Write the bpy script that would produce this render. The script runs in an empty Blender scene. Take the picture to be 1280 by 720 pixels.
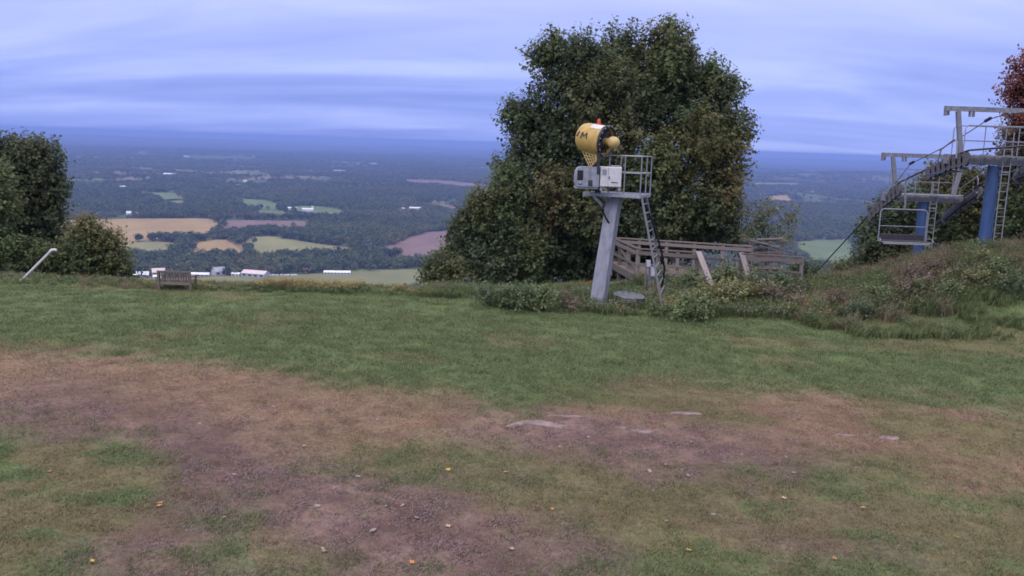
import bpy, math, random
import numpy as np
from mathutils import Vector, Matrix, Euler

# ------------------------------------------------------------------ camera, sky, light
SC = bpy.context.scene
COL = SC.collection
FPX, CX, CY = 1108.0, 640.0, 360.0          # focal length in photo pixels (1280 x 720)
PITCH, ROLL, CAMZ = math.radians(9.25), math.radians(1.95), 5.0
cam_data = bpy.data.cameras.new('camera')
cam = bpy.data.objects.new('camera', cam_data)
COL.objects.link(cam)
CAMR = (Euler((math.pi / 2 - PITCH, 0, 0)).to_matrix() @ Matrix.Rotation(ROLL, 3, 'Z'))
cam.matrix_world = Matrix.Translation((0, 0, CAMZ)) @ CAMR.to_4x4()
cam_data.sensor_width = 36.0
cam_data.lens = 36.0 * FPX / 1280.0
cam_data.clip_start, cam_data.clip_end = 0.2, 200000.0
SC.camera = cam
SC.view_settings.view_transform = 'Standard'
SC.view_settings.look = 'None'
SC.view_settings.exposure = 0.2
SC.view_settings.gamma = 1.0
SC.view_settings.use_curve_mapping = False
SC.render.engine = 'CYCLES'
SC.cycles.filter_width = 1.7
SC.cycles.max_bounces = 10
SC.cycles.diffuse_bounces = 7
SC.cycles.transparent_max_bounces = 4
SC.cycles.use_denoising = True

SUN_EL, SUN_AZ = math.radians(48), math.radians(215)   # compass azimuth: behind the camera, to the left
world = bpy.data.worlds.new('World')
SC.world = world
world.use_nodes = True
wn, wl = world.node_tree.nodes, world.node_tree.links
wn.clear()
def W(t, **kw):
    n = wn.new(t)
    for k, v in kw.items():
        setattr(n, k, v)
    return n
w_out, w_bg = W('ShaderNodeOutputWorld'), W('ShaderNodeBackground')
w_bg.inputs['Strength'].default_value = 0.1
sky = W('ShaderNodeTexSky', sky_type='NISHITA', sun_disc=False, sun_elevation=SUN_EL, sun_rotation=SUN_AZ,
        altitude=300.0, air_density=1.0, dust_density=1.5, ozone_density=2.0)
tc = W('ShaderNodeTexCoord')
sep = W('ShaderNodeSeparateXYZ'); wl.new(tc.outputs['Generated'], sep.inputs[0])
zc = W('ShaderNodeMath', operation='MAXIMUM'); wl.new(sep.outputs['Z'], zc.inputs[0]); zc.inputs[1].default_value = 0.0
za = W('ShaderNodeMath', operation='ADD'); wl.new(zc.outputs[0], za.inputs[0]); za.inputs[1].default_value = 0.20
dx = W('ShaderNodeMath', operation='DIVIDE'); wl.new(sep.outputs['X'], dx.inputs[0]); wl.new(za.outputs[0], dx.inputs[1])
dy = W('ShaderNodeMath', operation='DIVIDE'); wl.new(sep.outputs['Y'], dy.inputs[0]); wl.new(za.outputs[0], dy.inputs[1])
def cloud_noise(sx, sy, scale, detail, off, rough=0.55, dist=0.0):
    c = W('ShaderNodeCombineXYZ')
    mx = W('ShaderNodeMath', operation='MULTIPLY'); wl.new(dx.outputs[0], mx.inputs[0]); mx.inputs[1].default_value = sx
    my = W('ShaderNodeMath', operation='MULTIPLY'); wl.new(dy.outputs[0], my.inputs[0]); my.inputs[1].default_value = sy
    wl.new(mx.outputs[0], c.inputs[0]); wl.new(my.outputs[0], c.inputs[1]); c.inputs[2].default_value = off
    n = W('ShaderNodeTexNoise'); wl.new(c.outputs[0], n.inputs['Vector'])
    n.inputs['Scale'].default_value = scale; n.inputs['Detail'].default_value = detail
    n.inputs['Roughness'].default_value = rough; n.inputs['Distortion'].default_value = dist
    return n
n1 = cloud_noise(0.26, 0.95, 1.7, 3.5, 5.2, 0.5, 0.8)     # broad sheets of stratus
n2 = cloud_noise(0.8, 1.5, 2.0, 7.0, 9.1, 0.6, 0.9)      # finer streaks
mixn = W('ShaderNodeMix', data_type='FLOAT'); mixn.inputs[0].default_value = 0.22
wl.new(n1.outputs['Fac'], mixn.inputs[2]); wl.new(n2.outputs['Fac'], mixn.inputs[3])
ramp = W('ShaderNodeValToRGB'); wl.new(mixn.outputs[0], ramp.inputs['Fac'])
e = ramp.color_ramp.elements
e[0].position, e[0].color = 0.32, (0.205, 0.285, 0.770, 1)
e[1].position, e[1].color = 0.68, (0.450, 0.540, 0.990, 1)
m_ = ramp.color_ramp.elements.new(0.5); m_.color = (0.295, 0.385, 0.900, 1)
# overcast brightens and greys towards the zenith
zr = W('ShaderNodeMapRange'); wl.new(sep.outputs['Z'], zr.inputs['Value'])
zr.inputs['From Min'].default_value = 0.05; zr.inputs['From Max'].default_value = 0.75
zen = W('ShaderNodeMix', data_type='RGBA'); wl.new(zr.outputs[0], zen.inputs[0])
wl.new(ramp.outputs[0], zen.inputs[6]); zen.inputs[7].default_value = (1.62, 1.58, 1.85, 1)
up = W('ShaderNodeMix', data_type='RGBA', blend_type='MULTIPLY'); up.inputs[0].default_value = 1.0
wl.new(zen.outputs[2], up.inputs[6]); up.inputs[7].default_value = (10, 10, 10, 1)
skm = W('ShaderNodeMix', data_type='RGBA'); skm.inputs[0].default_value = 0.9
wl.new(sky.outputs[0], skm.inputs[6]); wl.new(up.outputs[2], skm.inputs[7])
wl.new(skm.outputs[2], w_bg.inputs['Color'])
wl.new(w_bg.outputs[0], w_out.inputs['Surface'])

sun_data = bpy.data.lights.new('sun', 'SUN')
sun_data.energy, sun_data.angle, sun_data.color = 1.3, math.radians(30), (1.0, 0.94, 0.86)
sun = bpy.data.objects.new('sun', sun_data)
COL.objects.link(sun)
sd = Vector((math.sin(SUN_AZ) * math.cos(SUN_EL), math.cos(SUN_AZ) * math.cos(SUN_EL), math.sin(SUN_EL)))
sun.rotation_euler = sd.to_track_quat('Z', 'Y').to_euler()
sun.location = (0, 0, 60)

# ------------------------------------------------------------------ helpers
NR = np.array([[CAMR[i][j] for j in range(3)] for i in range(3)])
def ray(u, v):
    return CAMR @ Vector(((u - CX) / FPX, -(v - CY) / FPX, -1.0))
def at(u, v, d):
    """point on the ray of photo pixel (u, v) at forward distance d (metres)"""
    r = ray(u, v)
    return Vector((0, 0, CAMZ)) + r * (d / r.y)
def gp(u, v, z=0.0):
    r = ray(u, v)
    return Vector((0, 0, CAMZ)) + r * ((z - CAMZ) / r.z)
def proj(P):
    q = (np.asarray(P, float) - np.array([0, 0, CAMZ])) @ NR
    w = np.maximum(-q[:, 2], 1e-3)
    return q[:, 0] / w * FPX + CX, -q[:, 1] / w * FPX + CY

def _hash(ix, iy, seed):
    h = (ix.astype(np.int64) * 374761393 + iy.astype(np.int64) * 668265263 + seed * 974634211) & 0x7fffffff
    h = ((h ^ (h >> 13)) * 1274126177) & 0x7fffffff
    return ((h ^ (h >> 16)) & 0xffff) / 65535.0
def vnoise(x, y, seed=0):
    x, y = np.asarray(x, float), np.asarray(y, float)
    ix, iy = np.floor(x), np.floor(y)
    fx, fy = x - ix, y - iy
    fx, fy = fx * fx * (3 - 2 * fx), fy * fy * (3 - 2 * fy)
    a, b = _hash(ix, iy, seed), _hash(ix + 1, iy, seed)
    c, d = _hash(ix, iy + 1, seed), _hash(ix + 1, iy + 1, seed)
    return (a * (1 - fx) + b * fx) * (1 - fy) + (c * (1 - fx) + d * fx) * fy
def fbm(x, y, seed=0, o=4):
    s, a, t = 0, 0.5, 0
    for k in range(o):
        s = s + a * vnoise(x * 2 ** k, y * 2 ** k, seed + k * 17); t += a; a *= 0.5
    return s / t
def sstep(a, b, x):
    t = np.clip((np.asarray(x, float) - a) / (b - a), 0, 1)
    return t * t * (3 - 2 * t)

VALLEY = -220.0
def H(x, y):
    """height of the terrain"""
    x, y = np.asarray(x, float), np.asarray(y, float)
    r = np.hypot(x, y)
    yb = 29.0 + 2.8 * sstep(-1, 6, x) + 1.2 * sstep(8, 14, x)
    t = np.maximum(0, y - yb)
    drop = 0.45 * (np.sqrt(t * t + 9) - 3)
    z = -np.minimum(220.0, drop)
    near = 1 - sstep(45, 70, y)
    und = 0.16 * (fbm(x * 0.22, y * 0.3, 5, 3) - 0.5) + 0.05 * (fbm(x * 1.3, y * 1.3, 8, 2) - 0.5)
    # the worn track is a shallow trough
    z = z + und * near * sstep(3, 8, r)
    # mound on the right
    prof = sstep(22.8, 28.8, y - 0.06 * (x - 12)) * (1 - 0.55 * sstep(30.5, 36, y))
    hx = np.interp(x, [9.0, 10.5, 12.1, 13.5, 14.8, 16.0, 18.0, 40.0], [0, .04, .36, .76, 1.40, 1.84, 2.05, 2.4])
    z = z + prof * hx * near * (0.85 + 0.25 * fbm(x * 0.5, y * 0.5, 21, 3)) * (1 - 0.35 * sstep(33, 40, y))
    # far country rolls, then low hills at the horizon
    far = sstep(6000, 14000, r)
    ridge = sstep(15000, 26000, r)
    z = z + far * 26 * (fbm(x / 3200, y / 2200, 31, 3) - 0.35) + ridge * 190 * (fbm(x / 5000, y / 6000, 33, 4) - 0.36)
    # low wooded ridge in the mid distance on the right
    z = z + 75 * np.exp(-((x - 3300) / 900.0) ** 2 - ((y - 8200) / 700.0) ** 2)
    return z
def hit(u, v):
    """first point where the ray of photo pixel (u, v) meets the hilltop"""
    r = ray(u, v); r = r / r.y
    d = np.arange(7.0, 60.0, 0.05)
    below = (CAMZ + r.z * d) <= H(r.x * d, d)
    k = int(np.argmax(below)) if below.any() else len(d) - 1
    return Vector((r.x * d[k], d[k], h1(r.x * d[k], d[k])))
def h1(x, y):
    return float(H(np.array([x]), np.array([y]))[0])

# ---- materials
MATS = {}
def nodes_of(name):
    m = bpy.data.materials.new(name); m.use_nodes = True
    nt = m.node_tree; nt.nodes.clear()
    o = nt.nodes.new('ShaderNodeOutputMaterial')
    p = nt.nodes.new('ShaderNodeBsdfPrincipled')
    nt.links.new(p.outputs[0], o.inputs['Surface'])
    MATS[name] = m
    return m, nt, p, o
def mat(name, c1, c2=None, rough=0.7, scale=8.0, metal=0.0, bump=0.0, stretch=(1, 1, 1), spec=0.3, detail=5.0, lo=0.35, hi=0.65, rnd=0.0, stain=None):
    """two-tone worn surface: noise-driven colour, roughness and fine relief"""
    if name in MATS: return MATS[name]
    m, nt, p, o = nodes_of(name)
    c2 = c2 or tuple(v * 0.7 for v in c1)
    t = nt.nodes.new('ShaderNodeTexCoord'); mp = nt.nodes.new('ShaderNodeMapping')
    mp.inputs['Scale'].default_value = stretch
    nt.links.new(t.outputs['Object'], mp.inputs['Vector'])
    n = nt.nodes.new('ShaderNodeTexNoise'); n.inputs['Scale'].default_value = scale; n.inputs['Detail'].default_value = detail
    nt.links.new(mp.outputs[0], n.inputs['Vector'])
    r = nt.nodes.new('ShaderNodeValToRGB'); nt.links.new(n.outputs['Fac'], r.inputs['Fac'])
    r.color_ramp.elements[0].position, r.color_ramp.elements[0].color = lo, (*c2, 1)
    r.color_ramp.elements[1].position, r.color_ramp.elements[1].color = hi, (*c1, 1)
    src_ = r.outputs[0]
    if stain:                                   # rust / grime runs and blotches
        mp2 = nt.nodes.new('ShaderNodeMapping'); mp2.inputs['Scale'].default_value = (7, 7, 1.3)
        nt.links.new(t.outputs['Object'], mp2.inputs['Vector'])
        n2_ = nt.nodes.new('ShaderNodeTexNoise'); n2_.inputs['Scale'].default_value = 1.1; n2_.inputs['Detail'].default_value = 7; n2_.inputs['Roughness'].default_value = .68
        nt.links.new(mp2.outputs[0], n2_.inputs['Vector'])
        r2 = nt.nodes.new('ShaderNodeMapRange'); nt.links.new(n2_.outputs['Fac'], r2.inputs['Value'])
        r2.inputs['From Min'].default_value, r2.inputs['From Max'].default_value = .54, .72
        r2.inputs['To Min'].default_value, r2.inputs['To Max'].default_value = 0, .75
        mx_ = nt.nodes.new('ShaderNodeMix'); mx_.data_type = 'RGBA'; nt.links.new(r2.outputs[0], mx_.inputs[0])
        nt.links.new(src_, mx_.inputs[6]); mx_.inputs[7].default_value = (*stain, 1); src_ = mx_.outputs[2]
    if rnd:                                     # no two boards are the same grey
        oi = nt.nodes.new('ShaderNodeObjectInfo'); mr_ = nt.nodes.new('ShaderNodeMapRange')
        nt.links.new(oi.outputs['Random'], mr_.inputs['Value']); mr_.inputs['To Min'].default_value = 1 - rnd; mr_.inputs['To Max'].default_value = 1 + rnd
        vs_ = nt.nodes.new('ShaderNodeVectorMath'); vs_.operation = 'SCALE'
        nt.links.new(src_, vs_.inputs[0]); nt.links.new(mr_.outputs[0], vs_.inputs['Scale']); src_ = vs_.outputs[0]
        va_ = nt.nodes.new('ShaderNodeVectorMath'); va_.operation = 'ADD'; cb_ = nt.nodes.new('ShaderNodeMath'); cb_.operation = 'MULTIPLY'
        nt.links.new(oi.outputs['Random'], cb_.inputs[0]); cb_.inputs[1].default_value = 37.0
        nt.links.new(t.outputs['Object'], va_.inputs[0]); nt.links.new(cb_.outputs[0], va_.inputs[1]); nt.links.new(va_.outputs[0], mp.inputs['Vector'])
    nt.links.new(src_, p.inputs['Base Color'])
    p.inputs['Roughness'].default_value = rough; p.inputs['Metallic'].default_value = metal
    p.inputs['Specular IOR Level'].default_value = spec
    if bump:
        b = nt.nodes.new('ShaderNodeBump'); b.inputs['Strength'].default_value = bump; b.inputs['Distance'].default_value = 0.02
        nt.links.new(n.outputs['Fac'], b.inputs['Height']); nt.links.new(b.outputs[0], p.inputs['Normal'])
    return m
def leafmat(name, trans=0.48, rough=0.55, rnd=0.0):
    """foliage: colour from the 'Col' attribute (kind and age of leaf), some light passes through"""
    if name in MATS: return MATS[name]
    m, nt, p, o = nodes_of(name)
    a = nt.nodes.new('ShaderNodeVertexColor'); a.layer_name = 'Col'
    src = a.outputs['Color']
    if rnd:
        oi = nt.nodes.new('ShaderNodeObjectInfo')
        hs = nt.nodes.new('ShaderNodeHueSaturation')
        mr = nt.nodes.new('ShaderNodeMapRange'); nt.links.new(oi.outputs['Random'], mr.inputs['Value'])
        mr.inputs['To Min'].default_value = 1 - rnd; mr.inputs['To Max'].default_value = 1 + rnd
        nt.links.new(mr.outputs[0], hs.inputs['Value'])
        mh = nt.nodes.new('ShaderNodeMath'); mh.operation = 'MULTIPLY_ADD'
        nt.links.new(oi.outputs['Random'], mh.inputs[0]); mh.inputs[1].default_value = -0.06 ; mh.inputs[2].default_value = 0.52
        nt.links.new(mh.outputs[0], hs.inputs['Hue'])
        nt.links.new(src, hs.inputs['Color']); src = hs.outputs[0]
    nt.links.new(src, p.inputs['Base Color'])
    p.inputs['Roughness'].default_value = rough; p.inputs['Specular IOR Level'].default_value = 0.25
    tr = nt.nodes.new('ShaderNodeBsdfTranslucent'); nt.links.new(src, tr.inputs['Color'])
    mx = nt.nodes.new('ShaderNodeMixShader'); mx.inputs[0].default_value = trans
    nt.links.new(p.outputs[0], mx.inputs[1]); nt.links.new(tr.outputs[0], mx.inputs[2])
    nt.links.new(mx.outputs[0], o.inputs['Surface'])
    return m

# ---- objects
def tag(o, label=None, cat=None, group=None, kind=None):
    if label: o['label'] = label
    if cat: o['category'] = cat
    if group: o['group'] = group
    if kind: o['kind'] = kind
    return o
def thing(name, loc, label, cat, group=None):
    o = bpy.data.objects.new(name, None); o.empty_display_size = 0.2
    COL.objects.link(o); o.location = loc
    return tag(o, label, cat, group)
def rootloc(o):
    v = Vector((0, 0, 0))
    while o is not None:
        v += o.location; o = o.parent
    return v
def mesh_obj(name, verts, faces, m, parent=None, smooth=False, origin=None, col=None):
    V = np.asarray(verts, float)
    off = np.array(rootloc(parent)) if parent is not None else (np.array(origin, float) if origin is not None else np.zeros(3))
    me = bpy.data.meshes.new(name)
    if isinstance(faces, np.ndarray):
        nf, k = faces.shape
        me.vertices.add(len(V)); me.vertices.foreach_set('co', (V - off).ravel())
        me.loops.add(nf * k); me.loops.foreach_set('vertex_index', faces.astype(np.int32).ravel())
        me.polygons.add(nf)
        me.polygons.foreach_set('loop_start', np.arange(0, nf * k, k, dtype=np.int32))
        me.polygons.foreach_set('loop_total', np.full(nf, k, dtype=np.int32))
        me.update(calc_edges=True)
    else:
        me.from_pydata((V - off).tolist(), [], faces)
        me.update()
    if col is not None:
        ca = me.color_attributes.new('Col', 'FLOAT_COLOR', 'POINT')
        c4 = np.ones((len(V), 4)); c4[:, :3] = col
        ca.data.foreach_set('color', c4.ravel())
    if smooth:
        me.polygons.foreach_set('use_smooth', np.ones(len(me.polygons), dtype=bool))
    if m is not None: me.materials.append(m)
    o = bpy.data.objects.new(name, me); COL.objects.link(o)
    if parent is not None: o.parent = parent
    elif origin is not None: o.location = origin
    return o

class MB:
    """collects shapes in world coordinates; build() links them as one mesh"""
    def __init__(s): s.v, s.f = [], []
    def add(s, vs, fs):
        b = len(s.v); s.v += [tuple(x) for x in vs]; s.f += [tuple(i + b for i in q) for q in fs]; return s
    def box(s, c, size, R=None, bev=0.0):
        c = Vector(c); hx, hy, hz = (q / 2 for q in size)
        if bev:
            b = min(bev, hx * .9, hy * .9, hz * .9); vs = []
            for sz in (-1, 1):
                for lay in ((0,), (1,)) if sz < 0 else ((1,), (0,)):
                    ins = b if lay[0] == 0 else 0
                    z = sz * (hz if lay[0] == 0 else hz - b)
                    for (sx, sy, k) in ((-1, -1, 0), (-1, -1, 1), (1, -1, 1), (1, -1, 0), (1, 1, 0), (1, 1, 1), (-1, 1, 1), (-1, 1, 0)):
                        x = sx * (hx - ins - (b if k == 1 else 0)); y = sy * (hy - ins - (b if k == 0 else 0))
                        vs.append(Vector((x, y, z)))
            fs = [tuple(range(7, -1, -1)), tuple(range(24, 32))]
            for l in range(3):
                for i in range(8):
                    j = (i + 1) % 8; fs.append((l * 8 + i, l * 8 + j, l * 8 + 8 + j, l * 8 + 8 + i))
        else:
            vs = [Vector((sx * hx, sy * hy, sz * hz)) for sz in (-1, 1) for sx, sy in ((-1, -1), (1, -1), (1, 1), (-1, 1))]
            fs = [(3, 2, 1, 0), (4, 5, 6, 7), (0, 1, 5, 4), (1, 2, 6, 5), (2, 3, 7, 6), (3, 0, 4, 7)]
        if R is not None: vs = [R @ q for q in vs]
        return s.add([q + c for q in vs], fs)
    def bar(s, p0, p1, w, h, up=(0, 0, 1)):
        p0, p1 = Vector(p0), Vector(p1); d = p1 - p0; L = d.length
        return s.box((p0 + p1) / 2, (L, w, h), frame(d, up))
    def tube(s, pts, r, n=8, caps=True, closed=False):
        pts = [Vector(p) for p in pts]; m = len(pts)
        rs = r if isinstance(r, (list, tuple)) else [r] * m
        vs, fs = [], []; prev = None
        for i, p in enumerate(pts):
            d = (pts[(i + 1) % m] - pts[i - 1]) if closed else (pts[min(i + 1, m - 1)] - pts[max(i - 1, 0)])
            if d.length < 1e-9: d = Vector((0, 0, 1))
            d.normalize()
            a = prev - d * prev.dot(d) if prev is not None else d.orthogonal()
            if a.length < 1e-6: a = d.orthogonal()
            a.normalize(); b = d.cross(a); prev = a
            for k in range(n):
                t = 2 * math.pi * k / n
                vs.append(p + (a * math.cos(t) + b * math.sin(t)) * rs[i])
        for i in range(m if closed else m - 1):
            i2 = (i + 1) % m
            for k in range(n):
                k2 = (k + 1) % n
                fs.append((i * n + k, i * n + k2, i2 * n + k2, i2 * n + k))
        if caps and not closed:
            fs.append(tuple(range(n - 1, -1, -1))); fs.append(tuple((m - 1) * n + k for k in range(n)))
        return s.add(vs, fs)
    def lathe(s, o, axis, prof, n=24):
        """profile [(distance along axis, radius)]"""
        o = Vector(o); d = Vector(axis).normalized(); a = d.orthogonal().normalized(); b = d.cross(a)
        vs, fs = [], []
        for (t, r) in prof:
            for k in range(n):
                q = 2 * math.pi * k / n
                vs.append(o + d * t + (a * math.cos(q) + b * math.sin(q)) * max(r, 1e-4))
        for i in range(len(prof) - 1):
            for k in range(n):
                k2 = (k + 1) % n; fs.append((i * n + k, i * n + k2, (i + 1) * n + k2, (i + 1) * n + k))
        fs.append(tuple(range(n - 1, -1, -1))); fs.append(tuple((len(prof) - 1) * n + k for k in range(n)))
        return s.add(vs, fs)
    def build(s, name, m, parent=None, smooth=False, origin=None):
        if parent is None and origin is None:
            a = np.array(s.v); origin = (a[:, 0].mean(), a[:, 1].mean(), a[:, 2].min())
        o = mesh_obj(name, s.v, s.f, m, parent, False, origin)
        if smooth:
            me = o.data
            me.polygons.foreach_set('use_smooth', np.ones(len(me.polygons), dtype=bool))
            try: me.set_sharp_from_angle(angle=math.radians(40))
            except Exception: pass
        return o
def frame(d, up=(0, 0, 1)):
    x = Vector(d).normalized(); u = Vector(up)
    if abs(x.dot(u)) > 0.98 * u.length: u = Vector((0, 1, 0)) if abs(x.y) < 0.9 else Vector((1, 0, 0))
    y = u.cross(x).normalized(); z = x.cross(y)
    return Matrix((x, y, z)).transposed()
UNIT = {}
def bar_piece(name, p0, p1, w, h, m, parent, up=(0, 0, 1)):
    """a straight board / bar / rung: shares one unit mesh per material"""
    if m.name not in UNIT:
        b = MB().box((0, 0, 0), (1, 1, 1))
        me = bpy.data.meshes.new('bar'); me.from_pydata(b.v, [], b.f); me.materials.append(m); UNIT[m.name] = me
    o = bpy.data.objects.new(name, UNIT[m.name]); COL.objects.link(o)
    p0, p1 = Vector(p0), Vector(p1); d = p1 - p0
    M = Matrix.Translation((p0 + p1) / 2 - rootloc(parent)) @ frame(d, up).to_4x4() @ Matrix.Diagonal((d.length, w, h, 1))
    o.parent = parent; o.matrix_basis = M
    return o
UROD = {}
def rod_piece(name, p0, p1, r, m, parent):
    if m.name not in UROD:
        b = MB().tube([(-.5, 0, 0), (.5, 0, 0)], 1.0, 8)
        me = bpy.data.meshes.new('rod'); me.from_pydata(b.v, [], b.f); me.materials.append(m); UROD[m.name] = me
    o = bpy.data.objects.new(name, UROD[m.name]); COL.objects.link(o)
    p0, p1 = Vector(p0), Vector(p1); d = p1 - p0
    M = Matrix.Translation((p0 + p1) / 2 - rootloc(parent)) @ frame(d).to_4x4() @ Matrix.Diagonal((d.length, r, r, 1))
    o.parent = parent; o.matrix_basis = M
    return o

# ---- foliage
def leaves(pos, axis, nrm, size, asp=0.62):
    """rhombic, slightly folded leaves: 4 verts, 2 triangles each"""
    N = len(pos)
    ax = axis / np.linalg.norm(axis, axis=1, keepdims=True)
    sd_ = np.cross(ax, nrm); sd_ /= np.maximum(np.linalg.norm(sd_, axis=1, keepdims=True), 1e-6)
    nn = np.cross(sd_, ax)
    s = size[:, None]
    V = np.empty((N, 4, 3))
    V[:, 0] = pos; V[:, 2] = pos + ax * s
    mid = pos + ax * s * 0.45 + nn * s * 0.10
    V[:, 1] = mid + sd_ * s * asp / 2; V[:, 3] = mid - sd_ * s * asp / 2
    i = np.arange(N)[:, None] * 4
    F = np.concatenate([i + np.array([[0, 1, 2]]), i + np.array([[0, 2, 3]])])
    return V.reshape(-1, 3), F
def crown(clumps, n_sprig, leaf, rng, per=11, length=0.75, shell=0.5, droop=0.0):
    """clumps: (x,y,z, rx,ry,rz, colour, weight) -> leaf mesh grown on sprigs that point outwards and up"""
    cl = [c for c in clumps]
    w = np.array([(c[3] * c[4] + c[3] * c[5] + c[4] * c[5]) * c[7] for c in cl]); w = w / w.sum()
    idx = rng.choice(len(cl), n_sprig, p=w)
    C = np.array([c[:3] for c in cl])[idx]; R = np.array([c[3:6] for c in cl])[idx]; K = np.array([c[6] for c in cl])[idx]
    d = rng.normal(size=(n_sprig, 3)); d /= np.linalg.norm(d, axis=1, keepdims=True)
    rr = shell + (1 - shell) * rng.random(n_sprig) ** 0.6
    lump = 0.82 + 0.36 * vnoise(d[:, 0] * 2.2 + idx * 7.1, d[:, 2] * 2.2 + d[:, 1] * 1.7, 3)
    base = C + d * R * (rr * lump)[:, None]
    ax = d * .8 + np.array([0, 0, 0.8 - droop]) + rng.normal(size=(n_sprig, 3)) * 0.35
    ax /= np.linalg.norm(ax, axis=1, keepdims=True)
    L = length * (0.5 + 0.9 * rng.random(n_sprig))
    t = np.tile(np.linspace(0.05, 1, per), n_sprig)
    B, A, Ls, Ks = np.repeat(base, per, 0), np.repeat(ax, per, 0), np.repeat(L, per), np.repeat(K, per, 0)
    N = len(B)
    spread = rng.normal(size=(N, 3)); spread -= A * (spread * A).sum(1, keepdims=True)
    spread /= np.maximum(np.linalg.norm(spread, axis=1, keepdims=True), 1e-6)
    pos = B + A * (Ls * t)[:, None] + spread * (0.13 * Ls * (1.15 - t))[:, None]
    la = A * 0.5 + spread * 0.9 + np.array([0, 0, -0.25 - droop]) + rng.normal(size=(N, 3)) * 0.2
    nr = rng.normal(size=(N, 3)) * 0.30 + np.repeat(d, per, 0) * 0.9 + np.array([0, 0, 0.65])
    size = leaf * (0.5 + 1.0 * rng.random(N) ** 1.5)
    V, F = leaves(pos, la, nr, size, 0.72)
    # sprig-to-sprig and leaf-to-leaf variety of hue (age of the leaves)
    vs = np.repeat(0.75 + 0.5 * rng.random(n_sprig), per) * (0.85 + 0.3 * rng.random(N))
    warm = np.repeat(rng.random(n_sprig) ** 3, per) * 0.22
    c = Ks * vs[:, None]
    c = c * (1 - warm[:, None]) + (c * np.array([1.55, 1.12, 0.8])) * warm[:, None]
    return V, F, np.repeat(np.clip(c, 0.004, 0.6), 4, 0)
def subdivide(clumps, rng, k=9, f=0.42):
    """break each mass of foliage into boughs with gaps between them"""
    out = []
    for c in clumps:
        R = np.array(c[3:6]); C = np.array(c[:3]); K = np.array(c[6])
        out.append((*C, *(R * .62), tuple(K), .55))
        for _ in range(k):
            d = rng.normal(size=3); d[2] = d[2] * .9 + .25; d /= np.linalg.norm(d)
            p = C + d * R * (.62 + .3 * rng.random())
            q = R.mean() * f * (.6 + .6 * rng.random()) * np.array([.82, .82, 1.45])
            t = .75 + .55 * rng.random()
            kk = K * t * np.array([1 + .30 * (rng.random() - .3), 1 + .1 * (rng.random() - .5), 1.])
            out.append((*p, *q, tuple(kk), 1.0))
    return out
def tree(name, label, cat, base, limbs, clumps, n_sprig, leaf, seed, trunk_r=0.2, group=None, bark=None, leafm=None, **kw):
    rng = np.random.default_rng(seed)
    root = thing(name, base, label, cat, group)
    b = MB(); base = Vector(base)
    rr = random.Random(seed)
    for (p1, r1) in limbs[:1]:
        p1 = Vector(p1)
        pts = [base + (p1 - base) * t + Vector((rr.uniform(-1, 1), rr.uniform(-1, 1), 0)) * trunk_r * (0.6 if 0 < t < 1 else 0) for t in (0, .3, .6, 1)]
        b.tube([base - Vector((0, 0, 0.3))] + pts[1:], [trunk_r * 1.25, trunk_r, trunk_r * .8, r1], 9)
        top, a0 = pts[-1], pts
    for c in clumps:
        tgt = Vector(c[:3]); st = a0[1] + (a0[-1] - a0[1]) * rr.random()
        if tgt.z < st.z: st = a0[1]
        mid = (st + tgt) / 2 + Vector((rr.uniform(-.3, .3), rr.uniform(-.3, .3), rr.uniform(-.1, .4))) * (tgt - st).length * .3
        q = trunk_r * 0.42
        b.tube([st, mid, tgt, tgt + (tgt - mid) * .35], [q, q * .65, q * .35, q * .12], 6)
    b.build('trunk', bark or mat('bark', (0.07, 0.06, 0.05), (0.03, 0.026, 0.022), 0.9, 9, bump=0.6, stretch=(1, 1, 0.25)), root, smooth=True)
    V, F, c = crown(subdivide(clumps, rng), n_sprig, leaf, rng, **kw)
    mesh_obj('crown', V, F, leafm or leafmat('foliage'), root, col=c)
    return root
def px_clumps(lst, d, cols, dy=0.0, fl=0.85, sh=0.86):
    """(u, v, ru, rv, colour key, depth offset) -> ellipsoids at forward distance d"""
    out = []
    for c in lst:
        u, v, ru, rv, k = c[:5]; o = c[5] if len(c) > 5 else 0.0
        dd = d + o; p = at(u, v, dd); s = dd / FPX
        out.append((p.x, p.y, p.z, ru * s * sh, (ru + rv) / 2 * s * fl * sh, rv * s * sh, cols[k], c[6] if len(c) > 6 else 1.0))
    return out

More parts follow.
